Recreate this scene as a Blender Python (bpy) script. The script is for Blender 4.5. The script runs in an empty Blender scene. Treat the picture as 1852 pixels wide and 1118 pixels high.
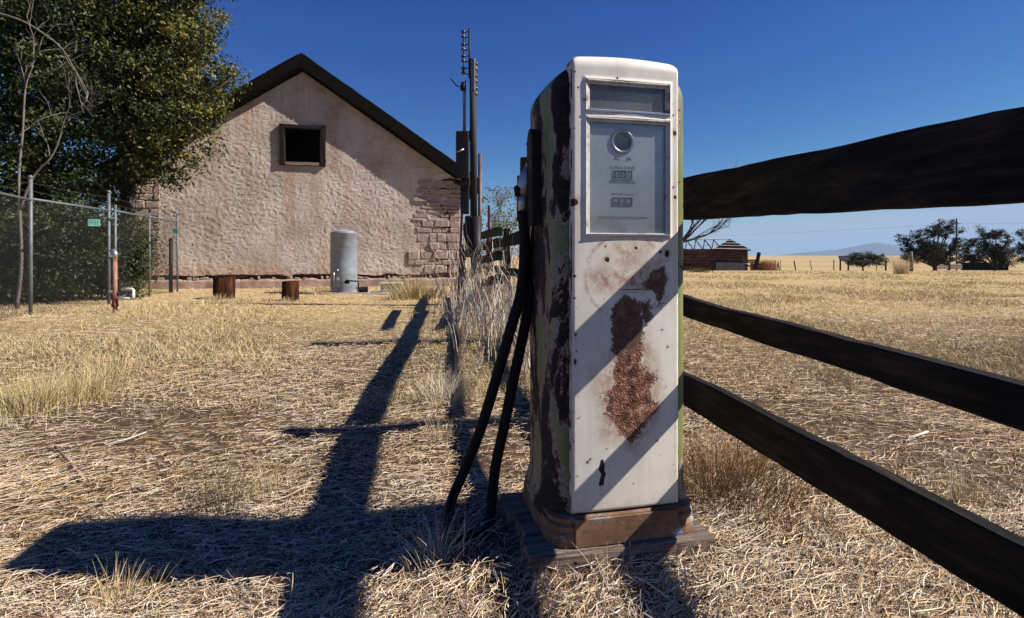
import bpy, math, random
import numpy as np
from mathutils import Vector, Matrix, noise as mnoise

random.seed(7)
RNG = np.random.default_rng(11)
scene = bpy.context.scene
COL = scene.collection

# ------------------------------------------------------------------ camera, sky, sun, exposure
CAM_H, FPX = 1.03, 1000.0
cam_d = bpy.data.cameras.new('camera'); cam = bpy.data.objects.new('camera', cam_d); COL.objects.link(cam)
cam.location = (0, 0, CAM_H); cam.rotation_euler = (math.radians(90), 0, 0)
cam_d.sensor_width = 36.0; cam_d.lens = 36.0 * FPX / 1852.0
cam_d.shift_y = -97.0 / 1852.0
cam_d.clip_start = 0.05; cam_d.clip_end = 40000
scene.camera = cam

SUN_L = Vector((-1.0, 0.07, -0.87)).normalized()          # direction in which sunlight travels
SUN_EL = math.asin(-SUN_L.z); SUN_AZ = math.atan2(-SUN_L.x, -SUN_L.y)
world = bpy.data.worlds.new('World'); scene.world = world; world.use_nodes = True
wn = world.node_tree; wn.nodes.clear()
w_out = wn.nodes.new('ShaderNodeOutputWorld'); w_bg = wn.nodes.new('ShaderNodeBackground')
w_sky = wn.nodes.new('ShaderNodeTexSky'); w_sky.sky_type = 'NISHITA'; w_sky.sun_disc = False
w_sky.sun_elevation = SUN_EL; w_sky.sun_rotation = SUN_AZ
w_sky.altitude = 1500; w_sky.air_density = 1.0; w_sky.dust_density = 0.3; w_sky.ozone_density = 2.5
# deep polarised blue: one tone curve per channel over the whole sky
w_sep = wn.nodes.new('ShaderNodeSeparateColor'); w_com = wn.nodes.new('ShaderNodeCombineColor')
wn.links.new(w_sky.outputs[0], w_sep.inputs[0])
for ch, (ref, pw) in enumerate(((5.6, 2.3), (6.8, 1.62), (9.2, .86))):
    m0 = wn.nodes.new('ShaderNodeMath'); m0.operation = 'DIVIDE'; m0.inputs[1].default_value = ref; wn.links.new(w_sep.outputs[ch], m0.inputs[0])
    m1 = wn.nodes.new('ShaderNodeMath'); m1.operation = 'POWER'; m1.inputs[1].default_value = pw; wn.links.new(m0.outputs[0], m1.inputs[0])
    m2 = wn.nodes.new('ShaderNodeMath'); m2.operation = 'MINIMUM'; m2.inputs[1].default_value = (.84, .86, .92)[ch]; wn.links.new(m1.outputs[0], m2.inputs[0])
    m3 = wn.nodes.new('ShaderNodeMath'); m3.operation = 'MULTIPLY'; m3.inputs[1].default_value = ref; wn.links.new(m2.outputs[0], m3.inputs[0])
    wn.links.new(m3.outputs[0], w_com.inputs[ch])
wn.links.new(w_com.outputs[0], w_bg.inputs['Color'])
w_bg.inputs['Strength'].default_value = 0.05
wn.links.new(w_bg.outputs[0], w_out.inputs['Surface'])

sun_d = bpy.data.lights.new('sun', 'SUN'); sun = bpy.data.objects.new('sun', sun_d); COL.objects.link(sun)
sun_d.energy = 5.0; sun_d.angle = math.radians(0.5); sun_d.color = (1.0, 0.955, 0.88)
sun.rotation_euler = SUN_L.to_track_quat('-Z', 'Y').to_euler(); sun.location = (20, -2, 18)

scene.view_settings.view_transform = 'Standard'; scene.view_settings.look = 'None'
scene.view_settings.exposure = 0.75; scene.view_settings.gamma = 1.0
scene.view_settings.use_curve_mapping = False
scene.render.engine = 'CYCLES'
scene.cycles.max_bounces = 6; scene.cycles.diffuse_bounces = 1; scene.cycles.glossy_bounces = 3
scene.cycles.transparent_max_bounces = 8; scene.cycles.transmission_bounces = 4; scene.cycles.volume_bounces = 0
scene.cycles.use_denoising = True

# ------------------------------------------------------------------ helpers
def at(px, py, Y):
    """photo pixel at depth Y -> world point"""
    return Vector(((px - 926) / FPX * Y, Y, CAM_H - (py - 462) / FPX * Y))

def sstep(a, b, x):
    t = np.clip((np.asarray(x, float) - a) / (b - a), 0, 1)
    return t * t * (3 - 2 * t)

def vnoise(x, y, seed=0):
    x = np.asarray(x, float); y = np.asarray(y, float)
    xi = np.floor(x).astype(np.int64); yi = np.floor(y).astype(np.int64)
    xf = x - xi; yf = y - yi
    def h(a, b):
        n = (a * 374761393 + b * 668265263 + seed * 1442695041) & 0xffffffff
        n = ((n ^ (n >> 13)) * 1274126177) & 0xffffffff
        n = ((n ^ (n >> 16)) * 2246822519) & 0xffffffff
        return ((n ^ (n >> 15)) & 0xffffff) / float(0xffffff)
    u = xf * xf * (3 - 2 * xf); v = yf * yf * (3 - 2 * yf)
    a = h(xi, yi); b = h(xi + 1, yi); c = h(xi, yi + 1); d = h(xi + 1, yi + 1)
    return (a * (1 - u) + b * u) * (1 - v) + (c * (1 - u) + d * u) * v

def fbm(x, y, oct=4, seed=0):
    s = 0; amp = 0.5; tot = 0
    for i in range(oct):
        s = s + amp * vnoise(np.asarray(x) * 2 ** i + 17.3 * i, np.asarray(y) * 2 ** i - 9.1 * i, seed + i); tot += amp; amp *= 0.5
    return s / tot

def ground_z(x, y):
    x = np.asarray(x, float); y = np.asarray(y, float)
    z = -0.07 * sstep(0.1, -1.3, x) * (1 - sstep(4, 9, y))
    z = z - 0.95 * sstep(36, 62, y)
    near = 1 - sstep(30, 60, y)
    z = z + (fbm(x * 0.9, y * 0.9, 3, 5) - 0.5) * 0.07 * near * (0.35 + 0.65 * sstep(0.6, 1.2, np.hypot(x - 0.35, y - 1.95)))
    z = z + .062 * np.exp(-((x - .35) / .8) ** 2 - ((y - 1.85) / .8) ** 2)
    return z

def gz(x, y):
    return float(ground_z(np.array([x]), np.array([y]))[0])

def setp(o, label=None, cat=None, group=None, kind=None):
    if label: o['label'] = label
    if cat: o['category'] = cat
    if group: o['group'] = group
    if kind: o['kind'] = kind
    return o

def empty(name, loc=(0, 0, 0), rz=0.0, label=None, cat=None, group=None, kind=None):
    o = bpy.data.objects.new(name, None); COL.objects.link(o)
    o.location = loc; o.rotation_euler = (0, 0, rz); o.empty_display_size = 0.1
    return setp(o, label, cat, group, kind)

class MB:
    def __init__(s): s.v = []; s.f = []
    def add(s, V, F):
        n = len(s.v); s.v += [tuple(p) for p in V]; s.f += [tuple(i + n for i in f) for f in F]; return s
    def box(s, c, size, rot=None, ch=0.0):
        x, y, z = [d / 2 for d in size]
        if ch > 0:
            ch = min(ch, x * .6, y * .6, z * .6); V = []
            for sx in (-1, 1):
                for sy in (-1, 1):
                    for sz in (-1, 1):
                        V += [(sx * x, sy * (y - ch), sz * (z - ch)), (sx * (x - ch), sy * y, sz * (z - ch)), (sx * (x - ch), sy * (y - ch), sz * z)]
            def ix(a, b, d, k): return ((a > 0) * 4 + (b > 0) * 2 + (d > 0)) * 3 + k
            F = []
            for a in (-1, 1):
                F.append([ix(a, -1, -1, 0), ix(a, 1, -1, 0), ix(a, 1, 1, 0), ix(a, -1, 1, 0)][::a])
                F.append([ix(-1, a, -1, 1), ix(-1, a, 1, 1), ix(1, a, 1, 1), ix(1, a, -1, 1)][::a])
                F.append([ix(-1, -1, a, 2), ix(1, -1, a, 2), ix(1, 1, a, 2), ix(-1, 1, a, 2)][::a])
            for a in (-1, 1):
                for b in (-1, 1):
                    F.append([ix(a, b, -1, 0), ix(a, b, -1, 1), ix(a, b, 1, 1), ix(a, b, 1, 0)][::(1 if a * b > 0 else -1)])
                    F.append([ix(a, -1, b, 0), ix(a, 1, b, 0), ix(a, 1, b, 2), ix(a, -1, b, 2)][::(1 if a * b > 0 else -1)])
                    F.append([ix(-1, a, b, 1), ix(-1, a, b, 2), ix(1, a, b, 2), ix(1, a, b, 1)][::(1 if a * b > 0 else -1)])
                    for d in (-1, 1):
                        F.append([ix(a, b, d, 0), ix(a, b, d, 1), ix(a, b, d, 2)][::(1 if a * b * d > 0 else -1)])
        else:
            V = [(sx * x, sy * y, sz * z) for sx in (-1, 1) for sy in (-1, 1) for sz in (-1, 1)]
            F = [(0, 1, 3, 2), (4, 6, 7, 5), (0, 4, 5, 1), (2, 3, 7, 6), (0, 2, 6, 4), (1, 5, 7, 3)]
        M = rot if rot is not None else Matrix.Identity(3)
        c = Vector(c)
        return s.add([c + M @ Vector(p) for p in V], F)
    def tube(s, pts, rad, n=8, cap=True):
        pts = [Vector(p) for p in pts]; m = len(pts)
        if not hasattr(rad, '__len__'): rad = [rad] * m
        V = []; F = []; up = None
        for i in range(m):
            t = (pts[min(i + 1, m - 1)] - pts[max(i - 1, 0)])
            t = t.normalized() if t.length > 1e-9 else Vector((0, 0, 1))
            if up is None:
                a = Vector((1, 0, 0)) if abs(t.x) < .8 else Vector((0, 1, 0)); up = t.cross(a).normalized()
            else:
                up = (up - t * up.dot(t)); up = up.normalized() if up.length > 1e-6 else t.orthogonal().normalized()
            w = t.cross(up)
            for k in range(n):
                an = 2 * math.pi * k / n
                V.append(pts[i] + (up * math.cos(an) + w * math.sin(an)) * rad[i])
        for i in range(m - 1):
            for k in range(n):
                a = i * n + k; b = i * n + (k + 1) % n
                F.append((a, b, b + n, a + n))
        if cap:
            F.append(tuple(range(n))[::-1]); F.append(tuple((m - 1) * n + k for k in range(n)))
        return s.add(V, F)
    def lathe(s, prof, n=24, c=(0, 0, 0)):
        V = []; F = []
        for r, z in prof:
            for k in range(n):
                a = 2 * math.pi * k / n; V.append((c[0] + r * math.cos(a), c[1] + r * math.sin(a), c[2] + z))
        for i in range(len(prof) - 1):
            for k in range(n):
                a = i * n + k; b = i * n + (k + 1) % n; F.append((a, b, b + n, a + n))
        F.append(tuple(range(n))[::-1]); F.append(tuple((len(prof) - 1) * n + k for k in range(n)))
        return s.add(V, F)
    def obj(s, name, mat, parent=None, loc=None, smooth=False, rot=None):
        me = bpy.data.meshes.new(name); me.from_pydata(s.v, [], s.f); me.update()
        return link(name, me, mat, parent, loc, smooth, rot)

def link(name, me, mat, parent=None, loc=None, smooth=False, rot=None):
    if mat is not None and len(me.materials) == 0: me.materials.append(mat)
    if smooth: me.polygons.foreach_set('use_smooth', [True] * len(me.polygons))
    o = bpy.data.objects.new(name, me); COL.objects.link(o)
    if parent is not None: o.parent = parent
    if loc is not None: o.location = loc
    if rot is not None: o.rotation_euler = rot
    return o

def np_mesh(name, V, quads=None, tris=None, cols=None, attr='col', mat=None, smooth=False):
    me = bpy.data.meshes.new(name)
    V = np.ascontiguousarray(V, dtype=np.float32)
    me.vertices.add(len(V)); me.vertices.foreach_set('co', V.ravel())
    nq = 0 if quads is None else len(quads); nt = 0 if tris is None else len(tris)
    loops = []; starts = []
    if nq: loops.append(np.asarray(quads).ravel()); starts.append(np.arange(nq) * 4)
    if nt: loops.append(np.asarray(tris).ravel()); starts.append(nq * 4 + np.arange(nt) * 3)
    L = np.concatenate(loops).astype(np.int32); S = np.concatenate(starts).astype(np.int32)
    me.loops.add(len(L)); me.loops.foreach_set('vertex_index', L)
    me.polygons.add(nq + nt); me.polygons.foreach_set('loop_start', S)
    if smooth: me.polygons.foreach_set('use_smooth', np.ones(nq + nt, bool))
    me.update(calc_edges=True)
    if cols is not None:
        a = me.color_attributes.new(attr, 'FLOAT_COLOR', 'POINT')
        c = np.ones((len(V), 4), np.float32); c[:, :cols.shape[1]] = cols
        a.data.foreach_set('color', c.ravel())
    if mat is not None: me.materials.append(mat)
    return me

# ------------------------------------------------------------------ materials
class NT:
    def __init__(s, name):
        s.m = bpy.data.materials.new(name); s.m.use_nodes = True; s.t = s.m.node_tree
        s.t.nodes.clear(); s.out = s.t.nodes.new('ShaderNodeOutputMaterial')
    def n(s, typ, **kw):
        nd = s.t.nodes.new(typ)
        for k, v in kw.items():
            if k.startswith('i_'):
                key = k[2:].replace('_', ' '); nd.inputs[key].default_value = v
            else: setattr(nd, k, v)
        return nd
    def l(s, a, b): s.t.links.new(a, b)
    def coord(s, scale=(1, 1, 1), kind='Object'):
        tc = s.n('ShaderNodeTexCoord'); mp = s.n('ShaderNodeMapping'); mp.inputs['Scale'].default_value = scale
        s.l(tc.outputs[kind], mp.inputs['Vector']); return mp.outputs[0]
    def noise(s, vec, scale, detail=5, rough=.6, dist=0.0):
        nd = s.n('ShaderNodeTexNoise'); nd.inputs['Scale'].default_value = scale; nd.inputs['Detail'].default_value = detail
        nd.inputs['Roughness'].default_value = rough; nd.inputs['Distortion'].default_value = dist
        s.l(vec, nd.inputs['Vector']); return nd.outputs['Fac']
    def ramp(s, fac, stops, interp='LINEAR'):
        r = s.n('ShaderNodeValToRGB'); cr = r.color_ramp; cr.interpolation = interp
        while len(cr.elements) > 1: cr.elements.remove(cr.elements[-1])
        for i, (p, c) in enumerate(stops):
            e = cr.elements[0] if i == 0 else cr.elements.new(p)
            e.position = p
            e.color = (c[0], c[1], c[2], 1) if hasattr(c, '__len__') else (c, c, c, 1)
        s.l(fac, r.inputs['Fac']); return r.outputs['Color']
    def mix(s, f, a, b, mode='MIX'):
        m = s.n('ShaderNodeMix', data_type='RGBA', blend_type=mode)
        for sock, val in ((m.inputs['Factor'], f), (m.inputs['A'] if False else m.inputs[6], a), (m.inputs[7], b)):
            if hasattr(val, 'is_linked'): s.l(val, sock)
            elif hasattr(val, '__len__'): sock.default_value = (*val[:3], 1)
            else: sock.default_value = val
        return m.outputs[2]
    def math(s, op, a, b=None, c=None):
        m = s.n('ShaderNodeMath', operation=op)
        for i, v in enumerate((a, b, c)):
            if v is None: continue
            if hasattr(v, 'is_linked'): s.l(v, m.inputs[i])
            else: m.inputs[i].default_value = v
        return m.outputs[0]
    def step(s, v, a, b):
        m = s.n('ShaderNodeMapRange'); m.interpolation_type = 'SMOOTHSTEP'
        s.l(v, m.inputs['Value']); m.inputs['From Min'].default_value = a; m.inputs['From Max'].default_value = b
        return m.outputs[0]
    def bump(s, h, strength=.3, dist=.01):
        b = s.n('ShaderNodeBump'); b.inputs['Strength'].default_value = strength; b.inputs['Distance'].default_value = dist
        s.l(h, b.inputs['Height']); return b.outputs[0]
    def pbr(s, col, rough=.8, metal=0.0, normal=None, spec=.3):
        p = s.n('ShaderNodeBsdfPrincipled')
        for key, v in (('Base Color', col), ('Roughness', rough), ('Metallic', metal), ('Specular IOR Level', spec)):
            if hasattr(v, 'is_linked'): s.l(v, p.inputs[key])
            elif hasattr(v, '__len__'): p.inputs[key].default_value = (*v[:3], 1)
            else: p.inputs[key].default_value = v
        if normal is not None: s.l(normal, p.inputs['Normal'])
        return p.outputs[0]
    def done(s, shader): s.l(shader, s.out.inputs['Surface']); return s.m

def simple(name, cols, scale=4, rough=.8, metal=0, bump=.3, bscale=30, stretch=(1, 1, 1), bd=.01, spec=.3, detail=6):
    t = NT(name); v = t.coord(stretch)
    f = t.noise(v, scale, detail, .65)
    k = len(cols); c = t.ramp(f, [(0.3 + 0.4 * i / max(1, k - 1), cols[i]) for i in range(k)])
    nb = t.bump(t.noise(v, bscale, 5, .7), bump, bd)
    return t.done(t.pbr(c, rough, metal, nb, spec))

M = {}
M['wood_dark'] = simple('wood_dark', [(.006, .004, .0035), (.017, .011, .009), (.035, .024, .019)], 3, .85, 0, .6, 14, (.6, 6, 6), .006)
M['wood_post'] = simple('wood_post', [(.008, .006, .005), (.02, .014, .011), (.04, .028, .022)], 3, .9, 0, .6, 14, (6, 6, .6), .006, .08)
M['wood_grey'] = simple('wood_grey', [(.05, .033, .026), (.2, .14, .11), (.4, .31, .255)], 5, .9, 0, 1.0, 9, (.5, 9, 9), .02)
M['stump'] = simple('stump', [(.006, .004, .003), (.03, .012, .006), (.15, .05, .014)], 2.2, .85, 0, .8, 6, (5, 5, .5), .02, .1)
M['black_rubber'] = simple('black_rubber', [(.008, .008, .009), (.016, .015, .015)], 20, .75, 0, .4, 80, bd=.003, spec=.15)
M['iron_dark'] = simple('iron_dark', [(.006, .0055, .007), (.014, .011, .011), (.03, .018, .015)], 6, .6, .2, .3, 40, bd=.004)
M['pole_wood'] = simple('pole_wood', [(.02, .014, .012), (.05, .035, .03)], 4, .8, 0, .5, 20, (5, 5, .4), .01)
M['red_steel'] = simple('red_steel', [(.07, .02, .015), (.17, .045, .03), (.1, .05, .04)], 8, .7, .1, .3, 40, bd=.004)
M['green_board'] = simple('green_board', [(.012, .03, .014), (.03, .07, .03)], 5, .7, 0, .3, 20, bd=.004)
M['galv'] = simple('galv', [(.17, .19, .23), (.25, .27, .3), (.31, .33, .35)], 3, .6, .2, .12, 25, (1, 1, 3), .004, .5)
M['galv_post'] = simple('galv_post', [(.09, .097, .105), (.17, .178, .185)], 8, .6, .3, .1, 40, bd=.002, spec=.5)
M['wire'] = simple('wire', [(.05, .05, .05), (.1, .1, .1)], 20, .6, .5, .0, 40, bd=.001)
M['pvc'] = simple('pvc', [(.62, .55, .5), (.75, .7, .66)], 12, .5, 0, .1, 40, bd=.002)
M['rust_pipe'] = simple('rust_pipe', [(.14, .055, .035), (.3, .15, .1), (.42, .3, .25)], 7, .75, .1, .3, 40, bd=.004)
M['concrete'] = simple('concrete', [(.3, .26, .23), (.45, .4, .36)], 8, .9, 0, .4, 40, bd=.006)
M['roof_dark'] = simple('roof_dark', [(.003, .0025, .0025), (.008, .006, .005), (.02, .014, .011)], 4, .95, 0, .6, 20, (1, 1, 4), .02, .04)
M['interior'] = simple('interior', [(.015, .012, .01), (.03, .025, .02)], 3, .95, 0, .0, 10)
M['stone'] = simple('stone', [(.2, .125, .1), (.38, .27, .22), (.52, .42, .36)], 3.5, .9, 0, .9, 14, bd=.03)
M['adobe'] = simple('adobe', [(.1, .045, .03), (.2, .1, .07)], 4, .95, 0, .6, 20, bd=.02)
M['foundation'] = simple('foundation', [(.22, .13, .1), (.38, .25, .2), (.46, .33, .27)], 3, .95, 0, .7, 15, bd=.03)
M['barn_red'] = simple('barn_red', [(.015, .008, .007), (.05, .022, .016), (.14, .055, .038)], 1.5, .9, 0, .4, 10, (1, 1, 5), .02)
M['pale_wood'] = simple('pale_wood', [(.4, .35, .31), (.6, .55, .5)], 3, .85, 0, .3, 20)
M['mountain'] = simple('mountain', [(.06, .055, .05), (.12, .1, .085)], .01, 1, 0, .0, .01)
M['bark'] = simple('bark', [(.02, .015, .012), (.06, .045, .035), (.1, .08, .065)], 8, .95, 0, .8, 25, (1, 1, .3), .02)
M['bark_pale'] = simple('bark_pale', [(.09, .07, .055), (.24, .2, .17)], 10, .9, 0, .4, 40, (1, 1, .3), .01)
M['sign_green'] = simple('sign_green', [(.12, .38, .3), (.3, .6, .52)], 9, .5, 0, .0, 10)
M['sign_dark'] = simple('sign_dark', [(.01, .01, .012), (.02, .02, .024)], 5, .8, 0, .0, 10, spec=.05)
M['sign_print'] = simple('sign_print', [(.02, .1, .08), (.05, .2, .16)], 20, .6, 0, .0, 10)
M['dirt_pad'] = simple('dirt_pad', [(.3, .24, .2), (.42, .36, .31)], 3, .95, 0, .4, 30, bd=.01)
M['insulator'] = simple('insulator', [(.02, .012, .01), (.05, .03, .025)], 8, .3, 0, .0, 10, spec=.6)
M['insulator_white'] = simple('insulator_white', [(.5, .5, .5), (.7, .7, .7)], 8, .4, 0, .0, 10)
M['chrome'] = simple('chrome', [(.45, .47, .5), (.62, .64, .67)], 30, .22, .9, .05, 60, bd=.001, spec=.6)
M['alu'] = simple('alu', [(.35, .34, .33), (.55, .54, .52)], 20, .4, .8, .15, 60, bd=.002)
M['print'] = simple('print', [(.03, .03, .035), (.08, .08, .085)], 60, .7, 0, .0, 10)
M['print_faint'] = simple('print_faint', [(.10, .10, .10), (.2, .2, .195)], 90, .7, 0, .0, 10)
M['digit'] = simple('digit', [(.5, .5, .5), (.7, .7, .7)], 60, .6, 0, .0, 10)
M['drum_dark'] = simple('drum_dark', [(.03, .03, .035), (.07, .07, .075)], 60, .6, 0, .0, 10)
M['drum_pale'] = simple('drum_pale', [(.3, .31, .33), (.45, .46, .47)], 60, .5, 0, .0, 10)
M['bolt'] = simple('bolt', [(.02, .015, .012), (.06, .03, .02)], 60, .7, .3, .0, 10)

def vcol_mat(name, rough=.7, transl=0.0, spec=.2):
    t = NT(name); a = t.n('ShaderNodeVertexColor'); a.layer_name = 'col'
    p = t.pbr(a.outputs['Color'], rough, 0, None, spec)
    if transl > 0:
        tr = t.n('ShaderNodeBsdfTranslucent'); t.l(a.outputs['Color'], tr.inputs['Color'])
        mx = t.n('ShaderNodeMixShader'); mx.inputs[0].default_value = transl
        t.l(p, mx.inputs[1]); t.l(tr.outputs[0], mx.inputs[2]); p = mx.outputs[0]
    return t.done(p)
M['straw'] = vcol_mat('straw', .8, .05, .04)
M['leaf'] = vcol_mat('leaf', .5, .25, .35)

def ground_mat():
    t = NT('ground'); v = t.coord((1, 1, 1))
    n1 = t.noise(v, 1.3, 6, .65); n2 = t.noise(v, 22, 6, .75, .6); n3 = t.noise(v, .12, 5, .6)
    near = t.ramp(n2, [(.3, (.03, .02, .014)), (.48, (.085, .055, .036)), (.62, (.19, .13, .08)), (.75, (.32, .23, .14))])
    n4 = t.noise(t.coord((.35, 1, 1)), 9, 6, .75, .4)
    far = t.ramp(n4, [(.3, (.27, .175, .08)), (.5, (.46, .33, .16)), (.7, (.6, .45, .23))])
    far = t.mix(t.step(n1, .45, .75), far, (.33, .235, .13))
    vf = t.ramp(t.noise(t.coord((.3, 1, 1)), .02, 6, .7), [(.35, (.34, .24, .12)), (.55, (.45, .33, .17)), (.68, (.3, .22, .12))])
    sep = t.n('ShaderNodeSeparateXYZ'); t.l(v, sep.inputs[0])
    c = t.mix(t.step(t.math('ADD', sep.outputs['Y'], t.math('MULTIPLY', n1, 3.0)), 5.5, 13), near, far)
    c = t.mix(t.step(sep.outputs['Y'], 34, 60), c, vf)
    nb = t.bump(n2, .8, .02)
    return t.done(t.pbr(c, .95, 0, nb, .02))
M['ground'] = ground_mat()

# ------------------------------------------------------------------ ground sheet
def build_ground():
    ys = np.concatenate([np.linspace(-400, -8, 14), np.linspace(-7, 0, 15), np.linspace(0.25, 14, 120), np.geomspace(14.4, 12000, 70)])
    us = np.linspace(-1, 1, 241); us = np.sign(us) * np.abs(us) ** 1.5
    wid = 9 + 1.7 * np.abs(ys)
    X = us[None, :] * wid[:, None]; Y = np.repeat(ys[:, None], len(us), 1)
    Z = ground_z(X, Y); h, w = X.shape
    V = np.stack([X, Y, Z], -1).reshape(-1, 3)
    idx = np.arange(h * w).reshape(h, w)
    Q = np.stack([idx[:-1, :-1], idx[:-1, 1:], idx[1:, 1:], idx[1:, :-1]], -1).reshape(-1, 4)
    o = link('ground', np_mesh('ground', V, quads=Q, mat=M['ground'], smooth=True), None)
    setp(o, 'dry straw-covered yard and open grassland reaching the horizon', 'ground', kind='structure')
build_ground()

def build_mountain():
    xs = np.linspace(2900, 7200, 150); ds = np.linspace(0, 1, 24)
    px = 926 + xs / 6000 * 1000
    prof = np.interp(px, [1430, 1455, 1490, 1525, 1545, 1570, 1590, 1608, 1640, 1680, 1730, 1800, 1900, 2100], [0, 5, 8, 11, 15, 20, 22.5, 19, 17.5, 12, 9, 7, 6, 0]) * 6.0
    X = np.repeat(xs[None, :], len(ds), 0); D = np.repeat(ds[:, None], len(xs), 1)
    shape = np.sin(np.pi * np.clip(D, 0, 1)) ** 0.8
    Z = prof[None, :] * shape * (0.82 + .36 * fbm(X / 160, D * 6, 4, 3)) - 3
    Y = 5600 + D * 900
    h, w = X.shape; idx = np.arange(h * w).reshape(h, w)
    Q = np.stack([idx[:-1, :-1], idx[:-1, 1:], idx[1:, 1:], idx[1:, :-1]], -1).reshape(-1, 4)
    o = link('mountain', np_mesh('mountain', np.stack([X, Y, Z], -1).reshape(-1, 3), quads=Q, mat=M['mountain'], smooth=True), None)
    setp(o, 'distant blue mountain ridge on the horizon', 'mountain', kind='structure')
build_mountain()

def build_haze():
    t = NT('haze_air'); vol = t.n('ShaderNodeVolumePrincipled')
    vol.inputs['Color'].default_value = (.5, .72, 1.0, 1); vol.inputs['Density'].default_value = 0.00012
    vol.inputs['Anisotropy'].default_value = 0.0
    t.l(vol.outputs[0], t.out.inputs['Volume'])
    b = MB().box((0, 6000, 119), (44000, 14000, 246)); o = b.obj('haze', t.m)
    setp(o, 'thin blue haze in the far air', 'haze', kind='stuff')
build_haze()

# ------------------------------------------------------------------ house with gable wall
HOUSE_RZ = math.radians(12.8); HW = 5.1; HD = 9.0; PITCH = 0.67; WTOP = 6.94
house = empty('stucco_house', (-6.73, 17.8, 0), HOUSE_RZ, 'pink-brown stucco gable house with dark roof and one square loft window', 'house')
def hinv(px, py):
    """photo pixel -> (s, z) on the gable wall plane"""
    k = (px - 926) / 1000.0; c, s_ = math.cos(HOUSE_RZ), math.sin(HOUSE_RZ)
    s = (k * 17.8 + 6.73) / (c - k * s_); Y = 17.8 + s * s_
    return s, CAM_H - (py - 462) / 1000.0 * Y

def poly_sd(px, py, poly):
    """signed distance (negative inside) to polygon, vectorised"""
    P = np.array(poly, float); d = np.full(px.shape, 1e9); ins = np.zeros(px.shape, bool)
    for i in range(len(P)):
        a = P[i]; b = P[(i + 1) % len(P)]; e = b - a
        wx = px - a[0]; wy = py - a[1]; t = np.clip((wx * e[0] + wy * e[1]) / (e @ e + 1e-12), 0, 1)
        d = np.minimum(d, np.hypot(wx - e[0] * t, wy - e[1] * t))
        c = ((a[1] > py) != (b[1] > py)) & (px < (b[0] - a[0]) * (py - a[1]) / (b[1] - a[1] + 1e-12) + a[0])
        ins ^= c
    return np.where(ins, -d, d)

def stucco_mat():
    t = NT('stucco'); v = t.coord((1, 1, 1))
    a = t.n('ShaderNodeVertexColor'); a.layer_name = 'col'
    sp = t.n('ShaderNodeSeparateColor'); t.l(a.outputs['Color'], sp.inputs[0])
    n1 = t.noise(v, .8, 6, .65); n2 = t.noise(v, 9, 6, .7); n3 = t.noise(t.coord((3, 3, .35)), 1.1, 5, .65)
    c = t.ramp(n1, [(.3, (.36, .27, .22)), (.45, (.50, .40, .335)), (.56, (.60, .495, .42)), (.7, (.68, .585, .51))])
    c = t.mix(t.math('MULTIPLY', t.step(n2, .48, .72), .6), c, (.33, .24, .19))
    c = t.mix(t.math('MULTIPLY', t.step(n3, .52, .7), .4), c, (.46, .26, .16))
    st = t.math('MULTIPLY', sp.outputs[0], t.step(t.math('ADD', n3, t.math('MULTIPLY', n2, .4)), .45, .85))
    c = t.mix(t.math('MULTIPLY', st, .6), c, (.42, .235, .15))
    c = t.mix(t.math('MULTIPLY', sp.outputs[1], t.step(n1, .35, .6)), c, (.56, .5, .46))
    nb = t.bump(t.noise(v, 30, 6, .8), 1.0, .035)
    return t.done(t.pbr(c, .95, 0, nb, .1))
M['stucco'] = stucco_mat()

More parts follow.
